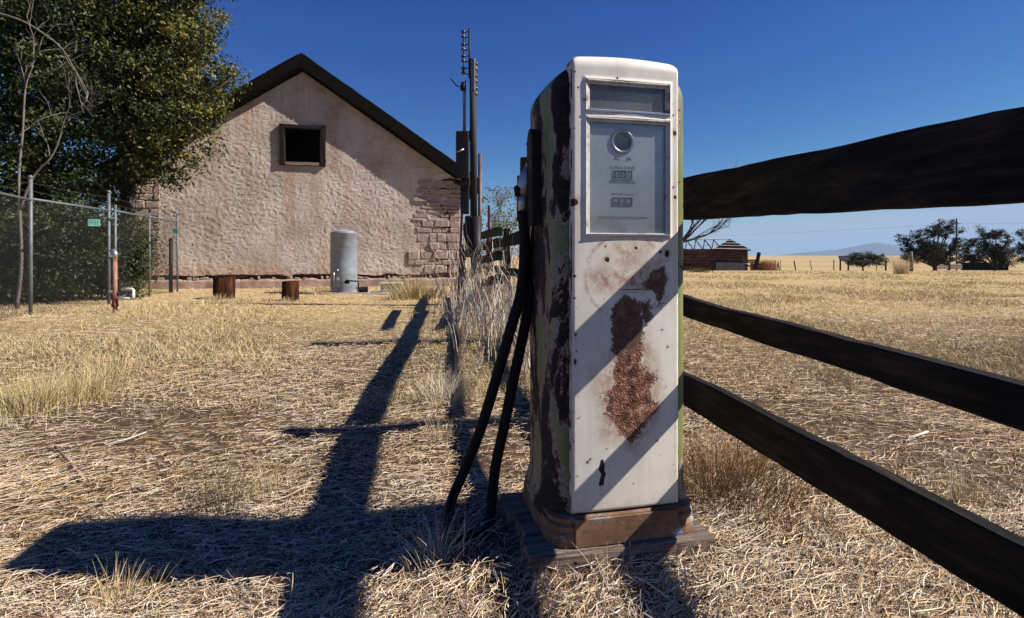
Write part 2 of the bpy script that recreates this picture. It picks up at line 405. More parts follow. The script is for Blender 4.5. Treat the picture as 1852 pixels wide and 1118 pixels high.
WIN = (-.70, .70, 3.91, 5.23)
EXPOSED_R = [hinv(*p) for p in [(800, 330), (862, 296), (862, 520), (790, 520), (786, 470), (806, 446), (800, 420), (790, 392), (806, 360)]]
EXPOSED_L = [hinv(*p) for p in [(200, 300), (262, 322), (272, 400), (262, 470), (280, 530), (200, 540)]]
def build_wall():
    ss = np.unique(np.concatenate([np.linspace(-HW, HW, 430), [WIN[0], WIN[1]]]))
    nz = 290; ts = np.linspace(0, 1, nz)
    S = np.repeat(ss[None, :], nz, 0); top = WTOP - PITCH * np.abs(S)
    bot = 0.42 + 0.2 * (fbm(S * 2.2, S * 0 + 3, 4, 9) - .5)
    # columns stretch between ragged bottom edge and rake; rows blend so that the window lines stay straight
    Zu = 0.40 + (WTOP - .40) * np.repeat(ts[:, None], len(ss), 1)
    Z = Zu.copy()
    keepcell = np.ones((nz - 1, len(ss) - 1), bool)
    Z = np.minimum(Z, top)
    Z[0] = bot[0]
    cm = (Zu[:-1, :-1] < top[0, :-1]) | (Zu[:-1, 1:] < top[0, 1:])
    keepcell &= cm
    sc = (ss[:-1] + ss[1:]) / 2; zc = (Zu[:-1, 0] + Zu[1:, 0]) / 2
    SC, ZC = np.meshgrid(sc, zc)
    keepcell &= ~((SC > WIN[0]) & (SC < WIN[1]) & (ZC > WIN[2]) & (ZC < WIN[3]))
    rag = (fbm(SC * 1.6, ZC * 5, 5, 21) - .5) * 1.5
    er = poly_sd(SC, ZC, EXPOSED_R) + rag; el = poly_sd(SC, ZC, EXPOSED_L) + rag
    keepcell &= ~((er < -.05) | (el < -.05))
    # trowelled stucco relief
    warp = fbm(S * 3, Z * 3, 3, 4) * 1.2
    rel = (fbm(S * 15 + warp, Z * 17 + warp * .7, 3, 31) - .5)
    rel = np.sign(rel) * np.abs(rel) ** .8
    patchy = .35 + .9 * fbm(S * .8 + 3, Z * .8, 3, 66)
    course = np.abs(((Z * 5.2 + .5 * fbm(S * 1.5, Z * 2, 3, 90)) % 1) - .5) * 2
    cm_ = sstep(.55, -.35, poly_sd(S, Z, EXPOSED_R) + (fbm(S * 2, Z * 2, 3, 14) - .5) * .9)
    Yd = .03 * cm_ * sstep(.45, .1, course) - 0.023 * rel * patchy - 0.04 * (fbm(S * .7, Z * .7, 3, 8) - .5)
    ero = np.exp(-((Z - .45) / .25) ** 2); Yd -= .03 * ero * fbm(S * 6, Z * 6, 3, 77)
    st = np.zeros_like(S)
    def streak(px0, px1, py0, py1, a):
        s0, z0 = hinv(px0, py0); s1, z1 = hinv(px1, py1)
        nonlocal st
        st = np.maximum(st, a * sstep(s0 - .1, s0 + .15, S) * sstep(s1 + .1, s1 - .15, S) * sstep(z1, z1 + .6, Z) * sstep(z0 + .1, z0 - .1, Z))
    streak(512, 535, 300, 440, 1); streak(560, 580, 300, 420, .9); streak(535, 560, 300, 330, .8); streak(592, 612, 200, 330, .8)
    streak(425, 470, 165, 260, .9); streak(620, 640, 300, 420, .7); streak(380, 400, 330, 470, .5)
    st = np.maximum(st, .9 * sstep(1.0, .45, Z))
    pl = sstep(.5, .7, fbm(S * .45, Z * .45, 3, 50)) * .6
    cols = np.stack([st, pl, S * 0], -1).reshape(-1, 3)
    h, w = S.shape; idx = np.arange(h * w).reshape(h, w)
    Q = np.stack([idx[:-1, :-1], idx[:-1, 1:], idx[1:, 1:], idx[1:, :-1]], -1)[keepcell]
    V = np.stack([S, Yd, Z], -1).reshape(-1, 3)
    link('wall', np_mesh('wall', V, quads=Q, cols=cols, mat=M['stucco'], smooth=True), None, house)
build_wall()

# core of the gable wall behind the stucco (with window hole), side and back walls
def gable_panel(mb, y0, y1, hole=None):
    def quad(s0, s1, z0, f0, f1):
        V = []
        for y in (y0, y1): V += [(s0, y, z0), (s1, y, z0), (s1, y, f1), (s0, y, f0)]
        mb.add(V, [(0, 1, 2, 3), (7, 6, 5, 4), (0, 4, 5, 1), (1, 5, 6, 2), (2, 6, 7, 3), (3, 7, 4, 0)])
    tp = lambda s: WTOP - .03 - PITCH * abs(s)
    cuts = [-HW + .03, WIN[0], 0, WIN[1], HW - .03]
    for a, b in zip(cuts[:-1], cuts[1:]):
        if hole and a >= WIN[0] - 1e-6 and b <= WIN[1] + 1e-6:
            quad(a, b, 0, WIN[2], WIN[2]); quad(a, b, WIN[3], tp(a), tp(b))
        else: quad(a, b, 0, tp(a), tp(b))
mb = MB(); gable_panel(mb, .13, .45, True); mb.obj('wall_core', M['adobe'], house)
mb = MB(); gable_panel(mb, HD - .3, HD); mb.obj('back_wall', M['foundation'], house)
for sx in (-1, 1):
    MB().box((sx * (HW - .2), HD / 2 + .1, 1.72), (.34, HD - .8, 3.44)).obj('side_wall', M['foundation'], house)
MB().box((0, HD / 2, .05), (2 * HW - .7, HD - .7, .1)).obj('floor_slab', M['interior'], house)

# exposed stones at both corners
STONE_ME = []
for k in range(10):
    b = MB().box((0, 0, 0), (1, 1, 1), ch=.12)
    V = [(x + random.uniform(-.07, .07), y + random.uniform(-.05, .05), z + random.uniform(-.09, .09)) for x, y, z in b.v]
    me = bpy.data.meshes.new('stone'); me.from_pydata(V, [], b.f); me.materials.append(M['stone']); STONE_ME.append(me)
def lay_stones(poly, smin, smax, zlo, zhi, hmin, hmax, lmin, lmax):
    z = zlo
    while z < zhi:
        h = random.uniform(hmin, hmax); s = smin
        while s < smax - .1:
            l = min(random.uniform(lmin, lmax), smax - s)
            if smax - s - l < .15: l = smax - s
            cs, cz = s + l / 2, z + h / 2
            if cz + h / 2 < WTOP - PITCH * abs(cs) - .1 and poly_sd(np.array([cs]), np.array([cz]), poly)[0] < .8:
                d = random.uniform(.16, .22)
                o = link('stone', random.choice(STONE_ME), None, house, (cs, .1 - random.uniform(.02, .06), cz))
                o.scale = (l - .02, d, h - .018); o.rotation_euler = (0, random.uniform(-.03, .03), random.uniform(-.03, .03))
            s += l
        z += h
lay_stones(EXPOSED_R, 3.3, HW, .42, 2.0, .16, .34, .22, .55)
lay_stones(EXPOSED_R, 3.1, HW, 2.0, 3.5, .10, .19, .3, .8)
lay_stones(EXPOSED_L, -HW, -4.1, .4, 3.4, .16, .32, .25, .6)
# foundation ledge and stones in the eroded gap
def build_foundation():
    n = 150; V = []; F = []
    for i in range(n + 1):
        s = -HW - .05 + (2 * HW + .1) * i / n
        zt = .27 + .05 * (mnoise.noise(Vector((s * 2.3, 1, 0))) + .6 * mnoise.noise(Vector((s * 9, 4, 0))))
        yo = -.09 + .02 * mnoise.noise(Vector((s * 4, 9, 0)))
        V += [(s, yo - .02, -.3), (s, yo, zt - .05), (s, yo + .03, zt), (s, .13, zt + .01)]
        if i:
            a = (i - 1) * 4; b = i * 4
            for k in range(3): F.append((a + k, b + k, b + k + 1, a + k + 1))
    MB().add(V, F).obj('foundation', M['foundation'], house)
build_foundation()
for k in range(34):
    s = random.uniform(-4.2, 4.6); w = random.uniform(.05, .16); h = random.uniform(.04, .1)
    o = link('stone', random.choice(STONE_ME), None, house, (s, -.01 + random.uniform(-.02, .05), .27 + h / 2)); o.scale = (w, .12, h)
# window frame
def board(name, c, size, mat, parent, rot=None, ch=.006):
    return MB().box((0, 0, 0), size, rot, ch).obj(name, mat, parent, c)
win = empty('window', (0, 0, 0)); win.parent = house
s0, s1, z0, z1 = WIN
board('jamb', (s0 + .075, .06, (z0 + z1) / 2), (.15, .3, z1 - z0 - .01), M['wood_post'], win)
board('jamb', (s1 - .085, .06, (z0 + z1) / 2), (.17, .3, z1 - z0 - .01), M['wood_post'], win)
board('lintel', (-.005, .05, z1 - .07), (1.06, .26, .12), M['wood_dark'], win)
board('sill', (-.005, .05, z0 + .06), (1.06, .26, .10), M['wood_grey'], win)
# roof
def build_roof():
    oh, ov, th = .31, .58, .50
    yb = HD + .3
    for sx in (-1, 1):
        se = HW + ov
        zu0, zu1 = WTOP + .005, WTOP + .005 - PITCH * se
        n = 26; V = []; F = []
        for i in range(n + 1):
            t_ = i / n; s = se * t_; z = zu0 + (zu1 - zu0) * t_
            jag = .025 * mnoise.noise(Vector((s * 3, sx * 5, 0))) if 0 < i < n else 0
            V += [(sx * s, -oh, z), (sx * s, yb, z), (sx * s, yb, z + th * .6), (sx * s, -oh, z + th * (1 if i < n else .85) + jag)]
            if i:
                a = (i - 1) * 4; b = i * 4
                for k in range(4): F.append((a + k, b + k, b + (k + 1) % 4, a + (k + 1) % 4))
        F.append((0, 1, 2, 3)); F.append(tuple(n * 4 + k for k in (3, 2, 1, 0)))
        V = [(x + (sx * .002), y, z) for x, y, z in V]
        roof = MB().add(V, F).obj('roof_slope', M['roof_dark'], house)
        nb = 6
        for i in range(nb):       # rake boards along the overhanging edge, each slightly out of line
            a = se * i / nb + .01; b = se * (i + 1) / nb - .01
            za = zu0 - PITCH * a; zb = zu0 - PITCH * b; dz = random.uniform(-.03, .02)
            L = math.hypot(b - a, zb - za); ang = math.atan2(zb - za, b - a)
            m = Matrix.Rotation(-ang if sx > 0 else ang, 3, 'Y')
            board('rake_board', (sx * (a + b) / 2, -oh - .022, (za + zb) / 2 + .27 + dz), (L, .035, .38), M['roof_dark'], roof, m)
build_roof()

# ------------------------------------------------------------------ things in front of the house
def thing_z(p): return (p[0], p[1], gz(p[0], p[1]))
tp = at(622, 530, 15.0)

tank = empty('water_tank', (tp.x, 15.0, gz(tp.x, 15)), 0, 'tall galvanized cylindrical water tank with domed top before the stucco wall', 'tank')
prof = [(.345, .03), (.35, .04), (.35, .8), (.35, 1.60), (.356, 1.605), (.356, 1.62), (.348, 1.63)]
MB().lathe(prof, 40).obj('shell', M['galv'], tank, smooth=True)
MB().lathe([(.348, 1.63), (.30, 1.66), (.2, 1.69), (.09, 1.71), (.03, 1.715)], 40).obj('dome', M['galv'], tank, smooth=True)
MB().lathe([(.37, 0), (.37, .035)], 32).obj('base_ring', M['concrete'], tank)
def rodobj(name, pts, r, mat, parent, n=8, smooth=True): return MB().tube(pts, r, n).obj(name, mat, parent, smooth=smooth)
rodobj('gauge_pipe', [(-.14, -.33, .34), (-.14, -.40, .34), (-.14, -.41, .55), (-.14, -.33, .56)], .018, M['alu'], tank)
MB().lathe([(.035, 0), (.035, .08)], 10, (-.06, -.37, .36)).obj('valve', M['alu'], tank)
rodobj('port', [(-.06, -.32, .62), (-.06, -.39, .62)], .03, M['alu'], tank)
rodobj('port', [(-.06, -.32, .09), (-.06, -.39, .09)], .032, M['galv'], tank)
rodobj('outlet_pipe', [(.18, -.29, .36), (.18, -.4, .35), (.5, -.42, .33), (.52, -.42, .12)], .022, M['iron_dark'], tank)
MB().box((.2, -.38, .30), (.12, .05, .07), ch=.01).obj('bracket', M['iron_dark'], tank)
pp = at(657, 524, 14.7)
pmp = empty('water_pump', (pp.x, 14.7, gz(pp.x, 14.7)), .3, 'small dark iron water pump on the ground right of the galvanized tank', 'pump')
MB().tube([(-.1, 0, .12), (.12, 0, .12)], [.075, .075], 14).obj('motor', M['iron_dark'], pmp)
MB().lathe([(.03, 0), (.03, .12), (.06, .13), (.06, .2), (.02, .22)], 12, (-.13, 0, 0)).obj('pump_head', M['alu'], pmp)
MB().box((0, 0, .02), (.26, .12, .04)).obj('foot', M['iron_dark'], pmp)
sl = at(640, 531, 14.9)
o = MB().box((0, 0, 0), (2.0, 1.0, .06), ch=.015).obj('concrete_pad', M['dirt_pad'], None, (sl.x, 15.0, gz(sl.x, 15) + .0)); setp(o, 'pale flat concrete pad under the galvanized tank', 'pad')
cb = at(708, 528, 14.9)
blk = empty('concrete_block', (cb.x, 14.9, gz(cb.x, 14.9)), .1, 'low grey concrete well box beside the pad, right of the tank', 'block')
MB().box((0, 0, .13), (.52, .4, .26), ch=.02).obj('body', M['concrete'], blk)
MB().box((0, 0, .285), (.58, .45, .05), ch=.012).obj('lid', M['concrete'], blk)

def stump(px, py, Y, w, h, slant, label):
    p = at(px, py, Y); t = empty('wooden_stump', (p.x, Y, gz(p.x, Y) - .03), random.uniform(-.4, .4), label, 'stump', 'cut stumps before the house wall')
    n = 22; V = []; F = []
    zs = [0, .06, h * .33, h * .66, 1]
    for j, zz in enumerate(zs):
        for k in range(n):
            a = 2 * math.pi * k / n; r = w / 2 * (1 + .06 * math.sin(3 * a + 1) + .05 * random.uniform(-1, 1)) * (1.05 if j == 0 else 1)
            x, y = r * math.cos(a), r * math.sin(a)
            V.append((x, y, zz if j < 4 else h + slant * x / w))
    for j in range(4):
        for k in range(n):
            a = j * n + k; b = j * n + (k + 1) % n; F.append((a, b, b + n, a + n))
    MB().add(V, F).obj('bark', M['stump'], t)
    V2 = [(x * .99, y * .99, z - .012) for x, y, z in V[4 * n:]]; V3 = [(x * .8, y * .8, z - .03) for x, y, z in V2]
    V4 = [(0, 0, V3[0][2] - .01 - slant * V3[0][0] / w)]
    F = [(k, (k + 1) % n, n + (k + 1) % n, n + k) for k in range(n)] + [(n + k, n + (k + 1) % n, 2 * n) for k in range(n)]
    MB().add(V2 + V3 + V4, F).obj('cut_face', M['stump'], t)
stump(405, 541, 13.1, .47, .52, .08, 'wider orange-streaked dark stump with slanting top, nearer the chain-link fence')
stump(525, 545, 12.5, .36, .48, .02, 'narrower dark brown stump with level top, nearer the tank')

# ------------------------------------------------------------------ utility poles and switch boxes
PY = 11.4
b0 = at(860, 552, PY)
up = empty('utility_pole', (b0.x, PY, gz(b0.x, PY)), 0, 'tall dark pole with two insulator racks on its top, standing right of the house', 'pole')
def lp(px, py, Y=PY, o=b0): 
    q = at(px, py, Y); return (q.x - o.x, Y - PY, q.z)
rodobj('casing', [lp(861, 560), lp(861, 392)], .115, M['iron_dark'], up, 16)
rodobj('shaft', [lp(857, 400), lp(855, 110)], [.075, .068], M['pole_wood'], up, 14)
rodobj('rack_bar', [lp(849, 142), lp(849, 52)], .022, M['iron_dark'], up, 6)
MB().box(lp(852, 126), (.07, .1, .42)).obj('clamp', M['iron_dark'], up)
for i, yy in enumerate((63, 86, 107, 129)):
    ins = MB().lathe([(.02, -.075), (.045, -.07), (.045, -.035), (.025, -.02), (.025, .02), (.045, .035), (.045, .07), (.02, .075)], 10, lp(838, yy)).obj('insulator', M['insulator'], up, smooth=True)
    for dy in (-4.6, 5.6): rodobj('insulator_arm', [lp(838, yy + dy), lp(849, yy + dy)], .011, M['iron_dark'], ins, 5)
rodobj('rack_rod', [lp(838, 56), lp(838, 136)], .009, M['iron_dark'], up, 5)
MB().box(lp(858.5, 137), (.022, .16, .66)).obj('side_rack_bar', M['insulator_white'], up)
for i, yy in enumerate((121, 143, 166)):
    q = lp(860.5, yy); MB().lathe([(.015, -.09), (.045, -.08), (.045, -.04), (.022, -.02), (.022, .02), (.045, .04), (.045, .08), (.015, .09)], 10, q).obj('insulator', M['insulator'], up, smooth=True)
b1 = at(868, 552, PY + .1)
o = MB().tube([(0, 0, -.2), (0, 0, at(868, 278, PY + .1).z)], .042, 14).obj('steel_pipe_post', M['iron_dark'], None, (b1.x, PY + .1, 0), smooth=True)
o.data.materials[0] = simple('pipe_purple', [(.06, .05, .055), (.12, .095, .1)], 6, .5, .3, .1, 40)
setp(o, 'bare steel pipe post with open top right behind the tall insulator pole', 'post')
eb = empty('switch_box', (b0.x, PY - .02, 0), 0, 'dark electrical switch boxes with conduit and weatherhead strapped left of the tall pole', 'electrical box')
MB().box(lp(837, 282), (.26, .24, .97), ch=.012).obj('upper_box', M['iron_dark'], eb)
MB().box(lp(842, 332), (.2, .2, .16), ch=.03).obj('box_hub', M['iron_dark'], eb)
MB().box(lp(841, 362), (.17, .18, .58), ch=.012).obj('lower_box', M['iron_dark'], eb)
MB().box(lp(848, 327), (.06, .2, .3), ch=.02).obj('clamp', M['iron_dark'], eb)
MB().box(lp(848, 400), (.16, .16, .22), ch=.03).obj('junction', M['iron_dark'], eb)
MB().box(lp(847, 435), (.2, .16, .7), ch=.03).obj('junction_leg', M['iron_dark'], eb)
q = lp(838, 276); rodobj('handle', [(q[0] - .12, q[1] - .16, q[2] - .02), (q[0] - .05, q[1] - .16, q[2]), (q[0] + .02, q[1] - .14, q[2] + .04)], .018, M['alu'], eb)
rodobj('conduit', [lp(840, 242), lp(840, 165)], .032, M['galv_post'], eb, 12)
q = lp(838, 157); wh = MB().lathe([(.04, -.09), (.062, -.08), (.06, .04), (.04, .085), (.01, .1)], 14, q).obj('weatherhead', M['iron_dark'], eb, smooth=True)
rodobj('wire', [lp(832, 158), lp(826, 156), lp(820, 148), lp(815, 143)], .013, M['black_rubber'], wh, 6)
rodobj('wire', [lp(840, 152), lp(843, 146)], .013, M['black_rubber'], wh, 6)
MB().box(lp(849, 246), (.05, .06, .2), ch=.01).obj('strap', M['iron_dark'], eb)
for px, ptop, pb, Y, lab in ((828, 386, 530, 10.8, 'thin red steel fence post leaning before the house corner'), (884, 372, 470, 11.9, 'thin red steel post between the tall pole and the pump hose')):
    q = at(px, ptop, Y); o = MB().box((0, 0, q.z / 2 - .1), (.05, .035, q.z + .2)).obj('steel_fence_post', M['red_steel'], None, (q.x, Y, 0), rot=(0, math.radians(2.5) if px < 850 else 0, 0))
    setp(o, lab, 'post')
o = MB().box((0, 0, .5), (.1, .1, 1.05), ch=.01).add([(-.07, -.05, 1.03), (.07, -.05, 1.03), (.07, .05, 1.03), (-.07, .05, 1.03), (-.06, -.04, 1.1), (.06, -.04, 1.1), (.06, .04, 1.1), (-.06, .04, 1.1)], [(0, 1, 5, 4), (1, 2, 6, 5), (2, 3, 7, 6), (3, 0, 4, 7), (4, 5, 6, 7), (3, 2, 1, 0)]).obj('wooden_post', M['wood_post'], None, (at(838, 500, 11).x, 11.0, .15)); setp(o, 'short dark wooden post between red steel post and the tall pole', 'post')

# ------------------------------------------------------------------ rail fence
FX0 = 1.05
def fx(Y): return FX0 - .126 * Y
fence = empty('rail_fence', (fx(3.3), 3.3, gz(fx(3.3), 3.3)), 0, 'dark weathered wooden rail fence running past the right side of the pump', 'fence')
fo = Vector((fx(3.3), 3.3, gz(fx(3.3), 3.3)))
def fence_rail(y0, y1, top0, bot0, top1, bot1, seed, th=.042, off=0.0):
    n = 44; V = []; F = []
    for i in range(n + 1):
        t_ = i / n; Y = y0 + (y1 - y0) * t_
        tz = top0 + (top1 - top0) * t_ + .010 * mnoise.noise(Vector((Y * 2.2, seed, 0))) + .003 * mnoise.noise(Vector((Y * 11, seed, 3)))
        bz = bot0 + (bot1 - bot0) * t_ + .008 * mnoise.noise(Vector((Y * 2.5, seed + 9, 0))) + .003 * mnoise.noise(Vector((Y * 13, seed, 7)))
        x = fx(Y) + off + .004 * mnoise.noise(Vector((Y * 1.5, seed, 5))); c = .004
        for dx, z in ((-th / 2, bz + c), (-th / 2, tz - c), (-th / 2 + c, tz), (th / 2 - c, tz), (th / 2, tz - c), (th / 2, bz + c), (th / 2 - c, bz), (-th / 2 + c, bz)):
            V.append(Vector((x + dx, Y, z)) - fo)
        if i:
            a = (i - 1) * 8; b = i * 8
            for k in range(8): F.append((a + k, a + (k + 1) % 8, b + (k + 1) % 8, b + k))
    F.append(tuple(range(8))); F.append(tuple(n * 8 + k for k in range(8))[::-1])
    return MB().add(V, F).obj('rail', M['wood_dark_y'], fence)
M['wood_dark_y'] = simple('wood_dark_y', [(.004, .003, .0025), (.014, .0095, .0075), (.055, .038, .028)], 4, .8, 0, 1.0, 14, (9, .45, 9), .01, .15)
fence_rail(.05, 3.38, 1.245, 1.085, 1.415, 1.225, 1)
fence_rail(.05, 3.38, .762, .683, .890, .808, 4)
fence_rail(.05, 3.38, .506, .387, .530, .386, 7)
fence_rail(3.42, 6.55, 1.41, 1.235, 1.37, 1.19, 11); fence_rail(3.42, 6.55, .88, .80, .85, .76, 14); fence_rail(3.42, 6.55, .53, .40, .52, .39, 17)
fence_rail(6.6, 9.6, 1.36, 1.18, 1.34, 1.17, 21, off=-.02); fence_rail(6.6, 9.6, .85, .73, .84, .73, 24, off=-.02)
fence_rail(9.8, 13.4, 1.34, 1.17, 1.33, 1.15, 31, off=-.06); fence_rail(9.8, 13.4, .84, .72, .84, .72, 34, off=-.06)
for Y, H, w in ((0.02, 1.6, .13), (3.3, 1.76, .125), (6.5, 2.17, .15), (9.7, 1.5, .13), (13.4, 1.45, .13)):
    x = fx(Y) + (.02 + w / 2 if Y != 6.5 else -.06)
    z0_ = gz(x, Y)
    b = MB().box((0, 0, (H + z0_) / 2 - .15), (w, w * 1.5 if Y < 7 else w, H - z0_ + .3), ch=.012)
    b.obj('post', M['wood_post'], fence, Vector((x, Y, 0)) - fo)
gate = empty('green_board_gate', (at(885, 540, 8.6).x, 8.6, 0), 0, 'three short green-painted boards between the tall pole and the fence post', 'gate')
for pyt, pyb in ((408, 424), (452, 468), (494, 510)):
    a = at(872, pyt + 12, 10.2); b = at(903, pyt + 1, 7.6); h = (pyb - pyt) / 1000 * 8.2
    d = (b - a); L = d.length; rot = d.to_track_quat('X', 'Z').to_matrix(); c = (a + b) / 2
    board('board', (c.x - gate.location.x, c.y - 8.6, c.z - h / 2), (L, .05, h), M['wood_dark'], gate, rot)
    board('board_end', (b.x - gate.location.x, b.y - 8.63, b.z - h / 2 - .01), (.1, .03, h * .96), M['green_board'], gate)

# ------------------------------------------------------------------ chain-link fence, signs, standpipe
FP = [(-7.3, 7.0), (-8.27, 9.5), (-8.53, 11.7), (-9.05, 13.8), (-9.5, 15.7)]
clf = empty('chain_link_fence', (FP[2][0], FP[2][1], gz(*FP[2])), 0, 'grey chain-link fence with steel posts and top rail before the trees', 'fence')
co = Vector(clf.location)
for i, (x, y) in enumerate(FP):
    H = 2.38 if i in (1, 2) else 2.2; r = .03 if i in (1, 2) else .024
    MB().tube([Vector((x, y, -.2)) - co, Vector((x, y, H)) - co], r, 10).obj('post', M['galv_post'], clf, smooth=True)
    MB().lathe([(r + .008, H - .03), (r + .008, H), (r * .5, H + .03)], 10, Vector((x, y, 0)) - co).obj('post_cap', M['galv_post'], clf, smooth=True)
gp = Vector((FP[2][0] + .1, FP[2][1] + .05, 0)); MB().tube([gp - co, gp - co + Vector((0, 0, 2.1))], .026, 10).obj('gate_post', M['galv_post'], clf, smooth=True)
for i in range(len(FP) - 1):
    a = Vector((*FP[i], 2.0)) - co; b = Vector((*FP[i + 1], 1.98)) - co
    MB().tube([a, b], .024, 8).obj('top_rail', M['galv_post'], clf, smooth=True)
    for zz in (2.14, 2.28):
        MB().tube([a + Vector((0, 0, zz - 2)), (a + b) / 2 + Vector((0, 0, zz - 2.03)), b + Vector((0, 0, zz - 2))], .004, 4).obj('barbed_wire', M['wire'], clf)
    # woven wire of this bay
    d = (b - a); L = math.hypot(d.x, d.y); sp_ = .075; H = 1.97; mb = MB(); k = -H
    def pt(u, z): return Vector((FP[i][0] + d.x * u / L, FP[i][1] + d.y * u / L, z + .03)) - co
    while k < L:
        for sg in (1, -1):
            u0, u1 = k, k + H; za, zb = (0, H) if sg > 0 else (H, 0)
            if u0 < 0: za += (zb - za) * (-u0 / H); u0 = 0
            if u1 > L: zb = za + (zb - za) * (L - u0) / (u1 - u0); u1 = L
            if u1 - u0 > .02: mb.tube([pt(u0, za), pt(u1, zb)], .0022, 3, False)
        k += sp_
    setp(mb.obj('wire_mesh', M['wire'], clf), kind='stuff')
for z in (.25, 1.0, 1.8):
    MB().tube([Vector((FP[2][0], FP[2][1], z)) - co, Vector((gp.x, gp.y, z)) - co], .045, 8).obj('hinge', M['galv_post'], clf)
def fence_sign(px, py, Y, w, h, lab, ang):
    q = at(px, py, Y); t = empty('notice_sign', q, ang, lab, 'sign')
    MB().box((0, 0, 0), (w, .006, h), ch=.002).obj('plate', M['sign_green'], t)
    for j, (zz, ww) in enumerate(((.3, .7), (.02, .75), (-.2, .55))):
        for m_ in range(4):
            MB().box((-.34 * w + m_ * .22 * w, -.0045, zz * h), (ww * .22 * w, .003, .09 * h)).obj('print_line', M['sign_print'], t)
fence_sign(170, 403, 11.0, .2, .135, 'pale green notice plate wired on the chain-link fence left of the corner post', .4)
fence_sign(318, 418, 15.3, .14, .16, 'small pale green plate at the far end of the chain-link fence', .1)
q = at(313, 515, 15.5); o = MB().tube([(0, 0, -.1), (0, 0, 1.53)], .05, 10).obj('dark_bollard', M['iron_dark'], None, (q.x, 15.4, gz(q.x, 15.4)), smooth=True)
setp(o, 'slim dark pipe standing by the house wall at the end of the chain-link fence', 'post')
sq = at(208, 572, 9.9)
sp = empty('standpipe', (sq.x, 9.9, gz(sq.x, 9.9)), 0, 'rusty red standpipe with elbow top and white plastic tap pipe before the chain-link fence', 'pipe')
rodobj('riser', [(0, 0, -.1), (0, 0, 1.0)], .036, M['rust_pipe'], sp, 12)
rodobj('elbow', [(0, 0, .98), (0, 0, 1.06), (-.03, .02, 1.1), (-.09, .05, 1.1)], .043, M['alu'], sp, 12)
MB().lathe([(.05, .1), (.055, .11), (.055, .16), (.045, .17), (.045, .24), (.055, .25), (.055, .33), (.04, .34)], 12).obj('tee', M['red_steel'], sp, smooth=True)
rodobj('branch_pipe', [(.03, -.01, .27), (.3, -.02, .26)], .026, M['pvc'], sp, 10)
rodobj('branch_elbow', [(.3, -.02, .26), (.34, -.02, .27), (.345, -.02, .40), (.32, -.02, .42), (.12, .0, .42)], .026, M['pvc'], sp, 10)

# ------------------------------------------------------------------ timber plinth and gas pump
PUMP_RZ = math.atan2(.22, .975); PX, PYY, PZ = .371, 1.7785, .113
ct, st_ = math.cos(PUMP_RZ), math.sin(PUMP_RZ)
def pl(u, v): return (PX + u * ct - v * st_, PYY + u * st_ + v * ct)
plinth = empty('timber_plinth', (PX, PYY, 0), PUMP_RZ, 'cracked grey timber beams under the old gas pump', 'plinth')
def beam(y0, y1, x0, x1, top, seed):
    n = 40; V = []; F = []; c = .006
    for i in range(n + 1):
        x = x0 + (x1 - x0) * i / n
        e = lambda k, a=.006: a * mnoise.noise(Vector((x * 9, seed, k))) + a * .5 * mnoise.noise(Vector((x * 30, seed, k)))
        ring = [(y0 + e(1), -.12), (y0 + e(1), top * .38 + e(2)), (y0 + .006 + e(3, .008), top * .40 + e(2)), (y0 + .006 + e(3, .008), top * .44 + e(4)), (y0 + .001 + e(5), top * .46 + e(4)),
                (y0 + .002 + e(5), top - c), (y0 + c * 1.5 + e(6), top + e(7, .004)), (y1 - c, top + e(8, .004)), (y1, top - c), (y1, -.12)]
        m = len(ring)
        for (yy, zz) in ring: V.append((x, yy, zz))
        if i:
            a = (i - 1) * m; b = i * m
            for k in range(m): F.append((a + k, b + k, b + (k + 1) % m, a + (k + 1) % m))
    F.append(tuple(range(m))[::-1]); F.append(tuple(n * m + k for k in range(m)))
    MB().add(V, F).obj('beam', M['wood_grey'], plinth)
beam(-.042, .10, -.33, .29, .1125, 2); beam(.108, .26, -.31, .30, .111, 3); beam(.268, .44, -.33, .29, .112, 4)

pump = empty('gas_pump', (PX, PYY, PZ), PUMP_RZ, 'old rusty white and green gas pump with a dial window and hanging black hose', 'gas pump')
def finv(px, py):
    """photo pixel -> (u, z) on the pump's front plane"""
    k = (px - 926) / 1000.0
    u = (k * PYY - PX) / (ct - k * st_); Y = PYY + u * st_
    return u, CAM_H - PZ - (py - 462) / 1000.0 * Y

def rust_layers(t, v):
    n1 = t.noise(v, 30, 6, .75, .4); n2 = t.noise(v, 190, 4, .8); vor = t.n('ShaderNodeTexVoronoi'); vor.inputs['Scale'].default_value = 170; t.l(v, vor.inputs['Vector'])
    f = t.math('ADD', t.math('MULTIPLY', n1, .55), t.math('MULTIPLY', n2, .45))
    c = t.ramp(f, [(.38, (.012, .006, .005)), (.455, (.06, .02, .012)), (.51, (.2, .065, .032)), (.56, (.36, .16, .1)), (.61, (.58, .42, .34)), (.68, (.72, .62, .54))])
    return c, n1, n2, vor.outputs['Distance']

